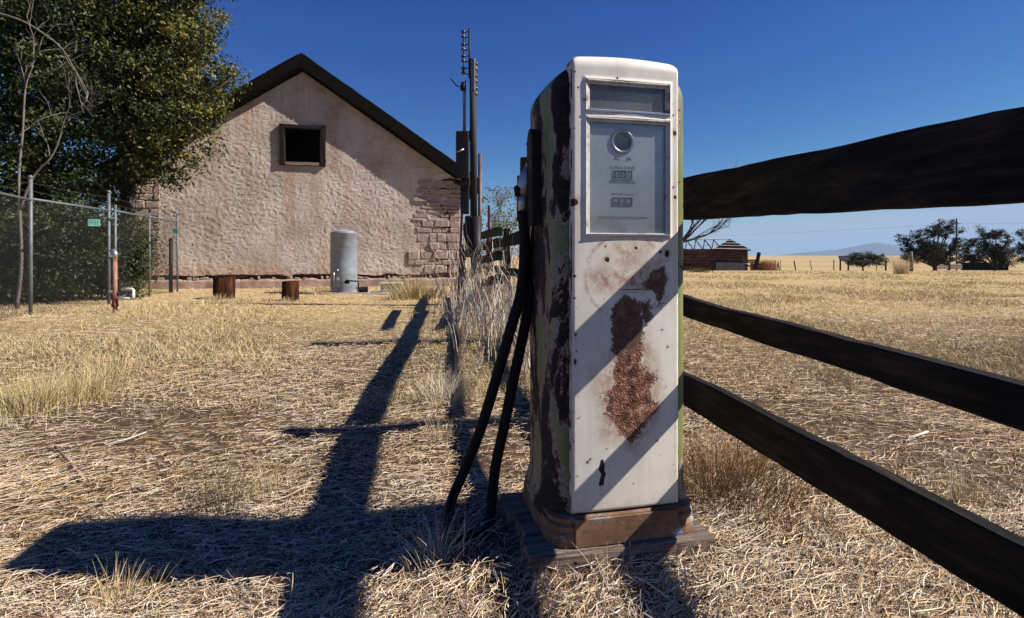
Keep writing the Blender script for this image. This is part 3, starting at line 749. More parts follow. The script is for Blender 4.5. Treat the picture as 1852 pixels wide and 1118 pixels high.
def door_mat():
    t = NT('door_paint'); v = t.coord((1, 1, 1))
    a = t.n('ShaderNodeVertexColor'); a.layer_name = 'col'; sp = t.n('ShaderNodeSeparateColor'); t.l(a.outputs['Color'], sp.inputs[0])
    rc, n1, n2, vd = rust_layers(t, v)
    big = t.noise(v, 4, 5, .6); fine = t.noise(v, 380, 3, .6); streak = t.noise(t.coord((14, 14, .9)), 3, 5, .6)
    paint = t.ramp(big, [(.3, (.72, .655, .545)), (.6, (.83, .775, .67))])
    paint = t.mix(t.math('MULTIPLY', t.step(streak, .5, .8), .25), paint, (.56, .44, .31))
    grime = t.noise(t.coord((6, 6, 1.5)), 1.6, 6, .7); paint = t.mix(t.math('MULTIPLY', t.step(grime, .45, .72), .35), paint, (.5, .43, .34))
    # stain
    sm = t.math('MULTIPLY', sp.outputs[1], t.step(t.math('ADD', t.math('MULTIPLY', n1, .6), t.math('MULTIPLY', n2, .4)), .37, .60))
    paint = t.mix(sm, paint, t.ramp(n2, [(.3, (.22, .07, .03)), (.7, (.52, .28, .15))]))
    # scattered pin rust
    pin = t.step(t.noise(v, 70, 3, .5), .70, .735); paint = t.mix(t.math('MULTIPLY', pin, .8), paint, (.2, .08, .04))
    # scaly rust
    rm = t.step(t.math('ADD', sp.outputs[0], t.math('MULTIPLY', t.math('SUBTRACT', t.math('ADD', t.math('MULTIPLY', n1, .6), t.math('MULTIPLY', n2, .4)), .5), 2.6)), .46, .56)
    col = t.mix(rm, paint, rc)
    smooth_rust = t.ramp(n1, [(.3, (.05, .022, .015)), (.48, (.12, .055, .036)), (.6, (.19, .11, .075)), (.7, (.34, .22, .15))])
    s2 = t.step(t.math('ADD', sp.outputs[2], t.math('MULTIPLY', t.math('SUBTRACT', t.math('ADD', t.math('MULTIPLY', n1, .65), t.math('MULTIPLY', n2, .35)), .5), 2.0)), .46, .58)
    col = t.mix(s2, col, smooth_rust)
    al = t.n('ShaderNodeVertexColor'); al.layer_name = 'chip'; cs = t.n('ShaderNodeSeparateColor'); t.l(al.outputs['Color'], cs.inputs[0])
    ch = t.step(t.math('ADD', cs.outputs[0], t.math('MULTIPLY', t.math('SUBTRACT', n2, .5), .5)), .42, .56)
    col = t.mix(ch, col, t.ramp(n2, [(.35, (.018, .01, .008)), (.7, (.07, .025, .014))]))
    allr = t.math('MAXIMUM', t.math('MAXIMUM', rm, s2), ch)
    ro = t.math('ADD', t.math('MULTIPLY', allr, .5), .36)
    hgt = t.math('ADD', t.math('MULTIPLY', allr, -.5), t.math('ADD', t.math('MULTIPLY', t.math('MULTIPLY', rm, t.math('SUBTRACT', n2, vd)), 1.6), t.math('MULTIPLY', fine, .015)))
    return t.done(t.pbr(col, ro, 0, t.bump(hgt, .7, .004), .4))
M['door'] = door_mat()

def shell_mat():
    t = NT('green_paint'); v = t.coord((1, 1, 1)); rc, n1, n2, vd = rust_layers(t, v)
    big = t.noise(v, 3, 5, .6); blot = t.noise(t.coord((1, 1, .45)), 7, 6, .72, .5); speck = t.noise(v, 60, 4, .6)
    paint = t.ramp(big, [(.3, (.13, .145, .045)), (.65, (.21, .225, .085))])
    sx_ = t.n('ShaderNodeSeparateXYZ'); t.l(v, sx_.inputs[0])
    flank_shade = t.math('MULTIPLY', t.step(sx_.outputs['X'], -.15, -.2), .088)     # shade painted into the left flank as extra black and rusty chipping
    b = t.math('ADD', flank_shade, t.math('ADD', t.math('MULTIPLY', blot, .8), t.math('MULTIPLY', n2, .2)))
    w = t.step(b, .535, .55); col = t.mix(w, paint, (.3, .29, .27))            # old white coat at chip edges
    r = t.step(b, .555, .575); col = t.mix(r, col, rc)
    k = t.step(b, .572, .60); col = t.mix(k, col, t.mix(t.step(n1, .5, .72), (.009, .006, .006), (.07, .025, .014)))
    sp = t.step(speck, .67, .70); col = t.mix(sp, col, (.05, .025, .018))
    hgt = t.math('ADD', t.math('MULTIPLY', t.math('ADD', w, r), -.4), t.math('MULTIPLY', t.math('MULTIPLY', r, n2), .8))
    return t.done(t.pbr(col, t.math('ADD', t.math('MULTIPLY', r, .4), .42), 0, t.bump(hgt, .6, .003), .4))
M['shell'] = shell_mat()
def base_mat():
    t = NT('base_rust'); v = t.coord((1, 1, 1)); rc, n1, n2, vd = rust_layers(t, v)
    br = t.ramp(t.noise(v, 14, 6, .7), [(.3, (.1, .05, .028)), (.5, (.19, .1, .055)), (.7, (.27, .165, .1))])
    b = t.noise(t.coord((1, 1, 1.6)), 9, 6, .7, .3)
    col = t.mix(t.step(b, .585, .63), br, (.22, .28, .33)); col = t.mix(t.step(t.noise(v, 16, 6, .75), .64, .7), col, rc)
    return t.done(t.pbr(col, .8, .1, t.bump(n1, .5, .004), .3))
M['base'] = base_mat()

HWD = .186; DZ0, DZ1 = .099, 1.562
uL, uR = finv(1060, 300)[0], finv(1212, 300)[0]
W_UP = (uL, uR, finv(1136, 206)[1], finv(1136, 147)[1])
W_LO = (uL, uR, finv(1136, 428)[1], finv(1136, 214)[1])
def build_door():
    us = np.unique(np.round(np.concatenate([np.linspace(-HWD, HWD, 95), [uL, uR], [-HWD + d for d in (.002, .004, .007, .011)], [HWD - d for d in (.002, .004, .007, .011)]]), 5))
    zs = np.unique(np.round(np.concatenate([np.linspace(DZ0, DZ1, 350), [W_UP[2], W_UP[3], W_LO[2], W_LO[3]], [DZ1 - d for d in (.002, .005, .009)], [DZ0 + d for d in (.002, .005)]]), 5))
    U, Z = np.meshgrid(us, zs)
    # top: rounded corners and a slight crown
    rc = .035; zz = np.clip(Z - (DZ1 - rc), 0, rc); lim = HWD - (rc - np.sqrt(np.maximum(rc * rc - zz * zz, 0)))
    U2 = U * lim / HWD
    Z2 = Z - .006 * (U / HWD) ** 2 * sstep(W_UP[3], DZ1, Z)
    de = np.minimum(np.minimum(HWD - np.abs(U), Z - DZ0), 9); R = .011
    y = np.where(de < R, R - np.sqrt(np.maximum(R * R - (R - de) ** 2, 0)), 0)
    dt = DZ1 - Z; Rt = .045
    y = y + np.where(dt < Rt, Rt - np.sqrt(np.maximum(Rt * Rt - (Rt - dt) ** 2, 0)), 0) * .8
    y = y - .006 * np.cos(U / HWD * 1.3) + .006
    y = y + .0012 * (fbm(U * 14, Z * 9, 3, 4) - .5)
    # openings: small rolled lip
    for w in (W_UP, W_LO):
        dx = np.maximum(np.maximum(w[0] - U, U - w[1]), np.maximum(w[2] - Z, Z - w[3]))
        y = y - .004 * np.exp(-(np.clip(dx, 0, 1) / .006) ** 2)
    # wear masks, laid out on the panel itself
    def P(lst): return [finv(*p) for p in lst]
    def soft(poly, s): return np.clip(.5 - poly_sd(U2, Z2, P(poly)) / s, 0, 1)
    wob = (fbm(U2 * 60, Z2 * 60, 3, 6) - .5) * .02
    scale = [(1118, 640), (1145, 626), (1160, 618), (1164, 640), (1160, 664), (1180, 672), (1188, 684), (1176, 706), (1182, 722), (1192, 728), (1188, 742), (1174, 758), (1160, 780), (1143, 803), (1128, 793), (1112, 770), (1100, 752), (1088, 752), (1098, 728), (1086, 716), (1104, 706), (1112, 690), (1104, 676)]
    rust = soft(scale, .055)
    rub = [(1107, 556), (1112, 545), (1130, 535), (1148, 540), (1160, 552), (1162, 575), (1166, 600), (1160, 622), (1140, 640), (1118, 650), (1107, 634), (1106, 600)]
    smooth = soft(rub, .05)
    rub2 = [(1160, 512), (1182, 488), (1204, 474), (1206, 520), (1198, 548), (1188, 560), (1186, 534), (1168, 524)]
    smooth = np.maximum(smooth, .9 * soft(rub2, .045))
    rub3 = [(1148, 538), (1180, 540), (1182, 572), (1168, 604), (1158, 580)]; smooth = np.maximum(smooth, .75 * soft(rub3, .05))
    stain = 1.0 * soft([(1066, 492), (1140, 484), (1198, 470), (1206, 540), (1180, 528), (1110, 526), (1078, 526)], .05)
    stain = np.maximum(stain, .95 * soft([(1112, 444), (1168, 446), (1172, 490), (1118, 482)], .07))
    stain = np.maximum(stain, .9 * soft([(1090, 790), (1080, 700), (1100, 640), (1170, 600), (1200, 700), (1195, 750), (1150, 815)], .05))
    stain = np.maximum(stain, .8 * soft([(1066, 672), (1110, 668), (1108, 710), (1080, 720)], .05))
    stain = np.maximum(stain, .45 * np.exp(-np.clip(Z2 - DZ0, 0, 1) / .03)); stain = np.maximum(stain, .6 * np.exp(-(HWD - np.abs(U)) / .010))
    # ghost of the round emblem
    cu, cz = finv(1132, 500); rr = np.hypot((U2 - cu) / .137, (Z2 - cz) / .135)
    ring = np.exp(-((rr - 1) / .05) ** 2) * (fbm(U2 * 40, Z2 * 40, 3, 12) > .47)
    stain = np.maximum(stain, .8 * ring)
    chip = np.zeros_like(U)
    def dot(px, py, r, a=1.0, el=1.0):
        nonlocal chip, stain
        u, z = finv(px, py); d = np.hypot(U2 - u, (Z2 - z) / el)
        chip = np.maximum(chip, a * np.clip(1.15 - d / r * .6, 0, 1)); stain = np.maximum(stain, .8 * np.clip(1.4 - d / (r * 2.1), 0, 1))
    for a in [(1098, 470, .0078), (1207, 459, .0075, 1, 1.5), (1195, 456, .0045), (1150, 449, .005), (1095, 446, .003), (1221, 241, .0062, 1, 1.3), (1222, 357, .0055), (1057, 180, .003), (1046, 158, .0034), (1116, 142, .004), (1198, 597, .003), (1208, 628, .003), (1205, 700, .0026), (1189, 798, .003), (1063, 837, .004), (1068, 832, .003), (1060, 148, .002),
              (1040, 500, .004), (1042, 606, .0035), (1043, 636, .003), (1041, 655, .004, 1, 2), (1040, 540, .003), (1097, 812, .002), (1190, 672, .002), (1175, 552, .002)]: dot(*a)
    # torn slot near the foot with its rust run
    chip = np.maximum(chip, soft([(1086, 834), (1090, 830), (1094, 842), (1093, 852), (1096, 857), (1093, 866), (1092, 878), (1083, 879), (1085, 868), (1088, 858), (1083, 850)], .006) * 1.1)
    u0, z0 = finv(1087, 878); stain = np.maximum(stain, .9 * np.exp(-((U2 - u0) / .004) ** 2) * sstep(z0 - .06, z0 - .01, Z2) * (Z2 < z0 + .01))
    # rusted left edge
    eu, ez = finv(1042, 366); d = np.hypot((U2 - (-HWD + .004)) / .016, (Z2 - ez) / .012); chip = np.maximum(chip, np.clip(1.2 - d * .7, 0, 1)); stain = np.maximum(stain, np.clip(1.3 - d * .5, 0, 1))
    ed = np.exp(-(U + HWD) / .004); chip = np.maximum(chip, .85 * ed * sstep(.48, .62, fbm(U * 0, Z * 13, 3, 40)))
    hl_u, hl_z = finv(1140, 524); chip = np.maximum(chip, .75 * np.exp(-((Z2 - hl_z) / .0024) ** 2) * sstep(.1, .07, np.abs(U2 - hl_u - .0)) * sstep(-.09, -.02, U2 - hl_u))
    keep = np.ones((len(zs) - 1, len(us) - 1), bool); UC, ZC = np.meshgrid((us[:-1] + us[1:]) / 2, (zs[:-1] + zs[1:]) / 2)
    for w in (W_UP, W_LO): keep &= ~((UC > w[0]) & (UC < w[1]) & (ZC > w[2]) & (ZC < w[3]))
    h, w_ = U.shape; idx = np.arange(h * w_).reshape(h, w_)
    Q = np.stack([idx[:-1, :-1], idx[:-1, 1:], idx[1:, 1:], idx[1:, :-1]], -1)[keep]
    me = np_mesh('front_panel', np.stack([U2, y, Z2], -1).reshape(-1, 3), quads=Q, cols=np.stack([rust, stain, smooth], -1).reshape(-1, 3), mat=M['door'], smooth=True)
    a = me.color_attributes.new('chip', 'FLOAT_COLOR', 'POINT'); c = np.ones((h * w_, 4), np.float32); c[:, 0] = chip.ravel(); a.data.foreach_set('color', c.ravel())
    link('front_panel', me, None, pump)
build_door()
# rim that closes the panel to the shell
def rrect(hw, z0, z1, rc, y):
    P = [(-hw, y, z0), (hw, y, z0)]
    for k in range(9):
        a = math.pi / 2 * k / 8; P.append((hw - rc + rc * math.cos(a), y, z1 - rc + rc * math.sin(a)))
    for k in range(9):
        a = math.pi / 2 + math.pi / 2 * k / 8; P.append((-hw + rc + rc * math.cos(a), y, z1 - rc + rc * math.sin(a)))
    return P
ra = rrect(HWD - .0005, DZ0, DZ1 - .003, .036, .0095); rb = rrect(HWD - .0005, DZ0, DZ1 - .003, .036, .034); n = len(ra)
# the top of the rim follows the panel's roll-back
ra = [(x, y + (.034 if z > DZ1 - .01 else (.026 * max(0, (z - DZ1 + .045) / .045))), z) for x, y, z in ra]; rb = [(x, y + .03, z) for x, y, z in rb]
def rim_mat():
    t = NT('panel_rim'); v = t.coord(); n_ = t.noise(v, 22, 6, .7)
    c = t.ramp(n_, [(.42, (.7, .66, .58)), (.5, (.6, .5, .4)), (.56, (.12, .05, .03)), (.66, (.03, .015, .012))]); return t.done(t.pbr(c, .55))
MB().add(ra + rb, [(k, (k + 1) % n, n + (k + 1) % n, n + k) for k in range(n)]).obj('panel_rim', rim_mat(), pump, smooth=False)

# window frames, dial, glass
def win_frame(name, w, ins, dep, mat):
    o_ = [(w[0], w[2]), (w[1], w[2]), (w[1], w[3]), (w[0], w[3])]; i_ = [(w[0] + ins, w[2] + ins * .8), (w[1] - ins, w[2] + ins * .8), (w[1] - ins, w[3] - ins * 1.1), (w[0] + ins, w[3] - ins * 1.1)]
    V = [(u, -.002, z) for u, z in o_] + [(u + (.002 if u < 0 else -.002), .0005, z) for u, z in o_] + [(u, dep, z) for u, z in i_] + [(u, dep + .012, z) for u, z in i_]
    F = []
    for r in range(3):
        for k in range(4): F.append((r * 4 + k, r * 4 + (k + 1) % 4, (r + 1) * 4 + (k + 1) % 4, (r + 1) * 4 + k))
    MB().add(V, F).obj(name, mat, pump)
    return (w[0] + ins, w[1] - ins, w[2] + ins * .8, w[3] - ins * 1.1)
def frame_mat():
    t = NT('frame_paint'); v = t.coord(); n_ = t.noise(v, 30, 6, .7); b = t.noise(v, 9, 5, .6)
    c = t.ramp(t.math('ADD', t.math('MULTIPLY', n_, .6), t.math('MULTIPLY', b, .4)), [(.42, (.66, .63, .57)), (.54, (.52, .46, .4)), (.6, (.2, .1, .06)), (.68, (.05, .025, .018))])
    return t.done(t.pbr(c, .5, 0, t.bump(n_, .3, .003), .4))
M['frame'] = frame_mat()
iu = win_frame('upper_window_frame', W_UP, .014, .005, M['frame']); il = win_frame('lower_window_frame', W_LO, .014, .004, M['frame'])
for w in (W_UP, W_LO):
    MB().box(((w[0] + w[1]) / 2, .001, w[2] + .0045), (w[1] - w[0] - .004, .012, .0075), ch=.002).obj('sill_trim', M['chrome'], pump)
MB().box(((W_UP[0] + W_UP[1]) / 2, .001, W_UP[3] - .0045), (W_UP[1] - W_UP[0] - .006, .010, .006), ch=.002).obj('head_trim', M['frame'], pump)
MB().box(((W_LO[0] + W_LO[1]) / 2, .001, W_LO[3] - .0045), (W_LO[1] - W_LO[0] - .006, .010, .006), ch=.002).obj('head_trim', M['frame'], pump)

def glass_mat():
    t = NT('dusty_glass'); v = t.coord((1, 1, 1)); n_ = t.noise(v, 6, 6, .65); n2 = t.noise(v, 220, 3, .6); n3 = t.noise(t.coord((10, 10, 1.2)), 4, 5, .6)
    dust = t.math('ADD', t.math('MULTIPLY', t.step(n_, .3, .75), .10), t.math('ADD', t.math('MULTIPLY', t.step(n2, .68, .74), .25), t.math('MULTIPLY', t.step(n3, .5, .8), .05)))
    tr = t.n('ShaderNodeBsdfTransparent'); tr.inputs['Color'].default_value = (.9, .93, .95, 1)
    df = t.n('ShaderNodeBsdfDiffuse'); df.inputs['Color'].default_value = (.6, .6, .58, 1)
    gl = t.n('ShaderNodeBsdfGlossy'); gl.inputs['Roughness'].default_value = .06
    fr = t.n('ShaderNodeFresnel'); fr.inputs['IOR'].default_value = 1.33
    m1 = t.n('ShaderNodeMixShader'); t.l(dust, m1.inputs[0]); t.l(tr.outputs[0], m1.inputs[1]); t.l(df.outputs[0], m1.inputs[2])
    m2 = t.n('ShaderNodeMixShader'); t.l(t.math('MULTIPLY', fr.outputs[0], .7), m2.inputs[0]); t.l(m1.outputs[0], m2.inputs[1]); t.l(gl.outputs[0], m2.inputs[2])
    return t.done(m2.outputs[0])
M['glass'] = glass_mat()
for w, nm in ((iu, 'upper_glass_pane'), (il, 'lower_glass_pane')):
    MB().add([(w[0], .0055, w[2]), (w[1], .0055, w[2]), (w[1], .0055, w[3]), (w[0], .0055, w[3])], [(0, 1, 2, 3)]).obj(nm, M['glass'], pump)
def dial_mat():
    t = NT('dial_plate'); v = t.coord((1, 1, 1)); n_ = t.noise(v, 7, 6, .65); n2 = t.noise(v, 120, 4, .7); n3 = t.noise(v, 3, 4, .6)
    c = t.ramp(n_, [(.3, (.60, .63, .62)), (.5, (.72, .73, .71)), (.7, (.80, .80, .76))])
    sep = t.n('ShaderNodeSeparateXYZ'); t.l(v, sep.inputs[0])
    gr = t.math('MULTIPLY', t.step(sep.outputs['Z'], il[2] + .09, il[2]), t.step(n_, .4, .62)); c = t.mix(t.math('MULTIPLY', gr, .6), c, (.33, .29, .21))
    c = t.mix(t.math('MULTIPLY', t.step(n3, .5, .7), .35), c, (.36, .43, .44)); c = t.mix(t.step(n2, .69, .74), c, (.2, .17, .14))
    return t.done(t.pbr(c, .5, .15, t.bump(n2, .1, .001), .4))
M['dial'] = dial_mat()
dial = MB().box(((il[0] + il[1]) / 2, .0185, (il[2] + il[3]) / 2), (il[1] - il[0] + .02, .012, il[3] - il[2] + .02)).obj('dial_plate', M['dial'], pump)
DY = .0125
cu, cz = finv(1128, 255)
def ring_obj(name, r0, r1, y0, y1, mat, parent, n=40):
    V = []; F = []
    prof = [(r1, y1), (r1, (y0 + y1) / 2), ((r1 * .75 + r0 * .25), y0), ((r0 * .7 + r1 * .3), y0), (r0, y1)]
    for r, y in prof:
        for k in range(n): a = 2 * math.pi * k / n; V.append((cu + r * math.cos(a), y, cz + r * math.sin(a)))
    for i in range(len(prof) - 1):
        for k in range(n): a = i * n + k; b = i * n + (k + 1) % n; F.append((a, b, b + n, a + n))
    return MB().add(V, F).obj(name, mat, parent, smooth=True)
ring_obj('sight_ring', .0275, .041, DY - .0045, DY, M['alu'], dial)
MB().add([(cu + .028 * math.cos(2 * math.pi * k / 32), DY - .0012, cz + .028 * math.sin(2 * math.pi * k / 32)) for k in range(32)], [tuple(range(32))]).obj('sight_glass', simple('sight_glass', [(.03, .045, .07), (.07, .085, .1), (.16, .15, .1)], 16, .25, 0, 0, 10, spec=.6), dial)
def counter(px0, px1, py0, py1, mats, digits):
    u0, z0 = finv(px0, py1); u1, z1 = finv(px1, py0); n_ = len(mats); cw = (u1 - u0) / n_; g = .0022
    for zz in (z0 - g / 2, z1 + g / 2): MB().box(((u0 + u1) / 2, DY - .001, zz), (u1 - u0 + 2 * g, .003, g)).obj('counter_frame', M['alu'], dial)
    for i in range(n_ + 1): MB().box((u0 + cw * i, DY - .001, (z0 + z1) / 2), (g if i in (0, n_) else g * 1.3, .003, z1 - z0)).obj('counter_bar', M['alu'], dial)
    for i in range(n_):
        c = u0 + cw * (i + .5); V = []; F = []
        for k in range(7):
            a = -1.1 + 2.2 * k / 6; V += [(c - cw * .43, DY + .0002 - .0018 * math.cos(a), (z0 + z1) / 2 + (z1 - z0) * .5 * math.sin(a) / math.sin(1.1)), (c + cw * .43, DY + .0002 - .0018 * math.cos(a), (z0 + z1) / 2 + (z1 - z0) * .5 * math.sin(a) / math.sin(1.1))]
            if k: F.append((2 * k - 2, 2 * k - 1, 2 * k + 1, 2 * k))
        MB().add(V, F).obj('counter_wheel', M[mats[i]], dial, smooth=True)
        if digits: text(digits[i], c, (z0 + z1) / 2 - (z1 - z0) * .36, (z1 - z0) * 1.0, M['digit'], DY - .0023)
def text(s, u, z, size, mat, y=DY - .0008, wide=None):
    cu_ = bpy.data.curves.new('lettering', 'FONT'); cu_.body = s; cu_.size = size; cu_.align_x = 'CENTER'; cu_.extrude = 0.0; cu_.resolution_u = 3
    ob = bpy.data.objects.new('lettering', cu_); COL.objects.link(ob)
    dg = bpy.context.evaluated_depsgraph_get(); me = bpy.data.meshes.new_from_object(ob.evaluated_get(dg)); bpy.data.objects.remove(ob); bpy.data.curves.remove(cu_)
    me.name = 'lettering'; me.materials.clear(); me.materials.append(mat)
    o = bpy.data.objects.new('lettering', me); COL.objects.link(o); o.parent = dial; o.location = (u, y, z); o.rotation_euler = (math.pi / 2, 0, 0)
    if wide:
        xs = [v.co.x for v in me.vertices]; o.scale = (wide / (max(xs) - min(xs)), 1, 1)
    return o
uc = finv(1129, 300)[0]
text('AL', finv(1118, 289)[0], finv(1128, 289)[1], .016, M['print'], wide=.019); text('JA', finv(1140, 289)[0], finv(1128, 289)[1], .016, M['print'], wide=.018)
text('.', finv(1129, 289)[0], finv(1128, 290)[1], .022, M['print'])
text('GALLONS', uc, finv(1128, 305)[1], .0135, M['print_faint'], wide=.088)
text('DELIVERED', uc, finv(1128, 331)[1], .0135, M['print'], wide=.088)
counter(1113, 1146, 309, 321, ['drum_dark', 'drum_dark', 'drum_pale'], '887')
text('PRICE PER GALLON', uc, finv(1128, 352.5)[1], .0095, M['print_faint'], wide=.075)
counter(1112, 1146, 358, 369, ['drum_pale', 'drum_pale', 'drum_pale'], None)
text('THIS IS NOT A COMPUTING PUMP', uc, finv(1128, 396)[1], .0125, M['print_faint'], wide=.172)
MB().box(((iu[0] + iu[1]) / 2, .021, (iu[2] + iu[3]) / 2), (iu[1] - iu[0] + .02, .012, iu[3] - iu[2] + .02)).obj('sign_plate', simple('sign_plate', [(.16, .16, .18), (.28, .275, .28), (.4, .36, .33)], 7, .6, 0, 0, 10), pump)

# green shell
def shell_outline():
    half = [(.180, .030), (.196, .031), (.212, .036), (.224, .046), (.232, .060), (.236, .08), (.239, .13), (.240, .2), (.239, .27), (.235, .33), (.228, .365), (.214, .388), (.195, .40), (.15, .405)]
    return [(x, y) for x, y in half] + [(-x, y) for x, y in half[::-1]]
def build_shell():
    out = shell_outline(); m = len(out); cy = .215; V = []; F = []
    zs = [.055, .075, .095, .115] + list(np.linspace(.14, 1.44, 40)); r = .095
    lev = []
    for z in zs:
        fl = .018 * (1 - float(sstep(.055, .16, z))); lev.append((z, -fl))
    for k in range(1, 11):
        a = math.pi / 2 * k / 10; lev.append((1.44 + .095 * math.sin(a), r * (1 - math.cos(a))))
    for z, ins in lev:
        for x, y in out:
            sx = (abs(x) - ins * (1.0 if abs(x) > .17 else .6)) * (1 if x > 0 else -1)
            if y < .05: yy = y + max(0, ins) * .25
            else: yy = y - max(ins, -.01) * (y - .05) / .35
            d = .0018 * mnoise.noise(Vector((x * 9, y * 9, z * 6)))
            V.append((sx + d, yy + d, z))
    for j in range(len(lev) - 1):
        for k in range(m):
            a = j * m + k; b = j * m + (k + 1) % m; F.append((a, b, b + m, a + m))
    F.append(tuple((len(lev) - 1) * m + k for k in range(m)))
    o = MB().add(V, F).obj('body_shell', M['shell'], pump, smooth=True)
build_shell()
# cast base with stepped mouldings
def build_base():
    def ring(off, z):
        P = []; hw, d0, d1, rc = .246 + off, .002 - off, .405 + off, .07
        for cx, cy_, a0 in ((hw - rc, d0 + rc, -90), (hw - rc, d1 - rc, 0), (-hw + rc, d1 - rc, 90), (-hw + rc, d0 + rc, 180)):
            for k in range(9):
                a = math.radians(a0 + 90 * k / 8); P.append((cx + rc * math.cos(a), cy_ + rc * math.sin(a), z))
        return P
    prof = [(.010, 0), (.012, .008), (.012, .035), (.006, .046), (.006, .05), (.010, .053), (.010, .066), (.003, .072), (.003, .075), (.006, .078), (.006, .089), (-.004, .095), (-.02, .097)]
    V = []; F = []; m = 36
    for off, z in prof: V += ring(off, z)
    for j in range(len(prof) - 1):
        for k in range(m):
            a = j * m + k; b = j * m + (k + 1) % m; F.append((a, b, b + m, a + m))
    F.append(tuple((len(prof) - 1) * m + k for k in range(m)))
    MB().add(V, F).obj('base', M['base'], pump, smooth=False)
    MB().box((-.005, -.0125, .046), (.352, .008, .088), ch=.003).obj('kick_plate', M['base'], pump)
build_base()
# hose boot on the left side, nozzle, hose
def W2P(p):
    x, y = p[0] - PX, p[1] - PYY; return Vector((x * ct + y * st_, -x * st_ + y * ct, p[2] - PZ))
def wp(px, py, Y): return W2P(at(px, py, Y))
boot = MB().add(*(lambda P: ([(x, y, z) for x, y, z in P], [(k, (k + 1) % 12, 12 + (k + 1) % 12, 12 + k) for k in range(12)] + [tuple(range(12))[::-1], tuple(range(12, 24))]))(
    [(sx_, yy, zz) for sx_ in (-.234, -.272) for yy, zz in [(.17, 1.02), (.24, 1.02), (.242, 1.1), (.242, 1.3), (.238, 1.325), (.228, 1.345), (.212, 1.355), (.2, 1.355), (.186, 1.345), (.174, 1.325), (.17, 1.3), (.17, 1.1)]])).obj('nozzle_boot', M['iron_dark'], pump)
MB().box((-.256, .205, 1.25), (.04, .08, .006), ch=.002).obj('boot_band', M['iron_dark'], pump)
MB().box((-.256, .205, 1.31), (.04, .08, .005), ch=.002).obj('boot_band', M['iron_dark'], pump)
nz = MB().tube([wp(968, 282, 1.98), wp(960, 292, 1.97), wp(955, 305, 1.97)], [.011, .012, .013], 10).obj('nozzle', M['alu'], pump, smooth=True)
MB().tube([wp(955, 303, 1.97), wp(951, 318, 1.97), wp(948, 335, 1.97), wp(946, 352, 1.97)], [.014, .021, .026, .024], 14).obj('nozzle_body', M['alu'], nz, smooth=True)
MB().tube([wp(948, 343, 1.97), wp(938, 346, 1.97), wp(930, 347, 1.97)], [.02, .024, .017], 12).obj('valve_cap', M['iron_dark'], nz, smooth=True)
MB().tube([wp(946, 350, 1.97), wp(945, 385, 1.97)], [.018, .015], 12).obj('swivel', M['alu'], nz, smooth=True)
MB().tube([wp(945, 383, 1.97), wp(945, 400, 1.97)], [.021, .021], 12).obj('hose_collar', M['iron_dark'], nz, smooth=True)
MB().tube([wp(939, 318, 2.0), wp(938, 350, 2.0), wp(938, 385, 2.0)], .008, 6).obj('trigger_guard', M['rust_pipe'], nz, smooth=True)
def catmull(P, n=8):
    P = [Vector(p) for p in P]; out = []
    for i in range(len(P) - 1):
        p0 = P[max(i - 1, 0)]; p1 = P[i]; p2 = P[i + 1]; p3 = P[min(i + 2, len(P) - 1)]
        for k in range(n):
            t_ = k / n; out.append(.5 * ((2 * p1) + (-p0 + p2) * t_ + (2 * p0 - 5 * p1 + 4 * p2 - p3) * t_ ** 2 + (-p0 + 3 * p1 - 3 * p2 + p3) * t_ ** 3))
    return out + [P[-1]]
hz = gz(-.2, 2.2) + .024
path = [wp(946, 392, 1.97), wp(949, 440, 1.98), wp(944, 520, 1.99), (wp(922, 600, 2.0)), wp(896, 690, 2.02), wp(868, 780, 2.06), wp(838, 855, 2.10)]
gA = Vector((-.235, 2.16, hz + .03)); gB = Vector((-.23, 2.02, hz)); gC = Vector((-.16, 1.93, hz)); gD = Vector((-.09, 2.0, hz + .01)); gE = Vector((-.075, 2.08, hz + .08))
path += [W2P(g) for g in (gA, gB, gC, gD, gE)] + [wp(897, 840, 2.07), wp(912, 770, 2.05), wp(928, 690, 2.04), wp(945, 610, 2.03), wp(958, 540, 2.02), wp(966, 470, 2.01), wp(970, 420, 2.0), wp(974, 395, 2.0)]
MB().tube(catmull(path, 10), .0198, 14).obj('hose', M['black_rubber'], pump, smooth=True)
MB().tube([wp(974, 402, 2.0), wp(976, 380, 2.0), wp(986, 372, 2.0)], .028, 12).obj('hose_fitting', M['iron_dark'], pump, smooth=True)
# exposed bolts
for (px, py) in ((1040, 130), (1228, 200), (1228, 330)):
    u, z = finv(px, py); MB().lathe([(.003, 0), (.0025, .002)], 8).obj('bolt', M['bolt'], pump, (u, -.001, z), rot=(math.pi / 2, 0, 0))

# ------------------------------------------------------------------ trees and shrubs
def leaf_mesh(name, centers, size, asp, cols, mat, droop=.3):
    n = len(centers); a = RNG.normal(size=(n, 3)); a[:, 2] -= droop; a /= np.linalg.norm(a, axis=1)[:, None]
    b = RNG.normal(size=(n, 3)); b -= a * (a * b).sum(1)[:, None]; b /= np.linalg.norm(b, axis=1)[:, None]
    L = size * RNG.uniform(.6, 1.3, n)[:, None]
    fold = np.cross(a, b) * L * .12
    V = np.stack([centers - a * L / 2, centers + b * L * asp / 2 + fold, centers + a * L / 2, centers - b * L * asp / 2 + fold], 1).reshape(-1, 3)
    Q = np.arange(n * 4).reshape(n, 4); T = np.concatenate([Q[:, [0, 1, 2]], Q[:, [0, 2, 3]]])
    return np_mesh(name, V, tris=T, cols=np.repeat(cols, 4, 0), mat=mat)

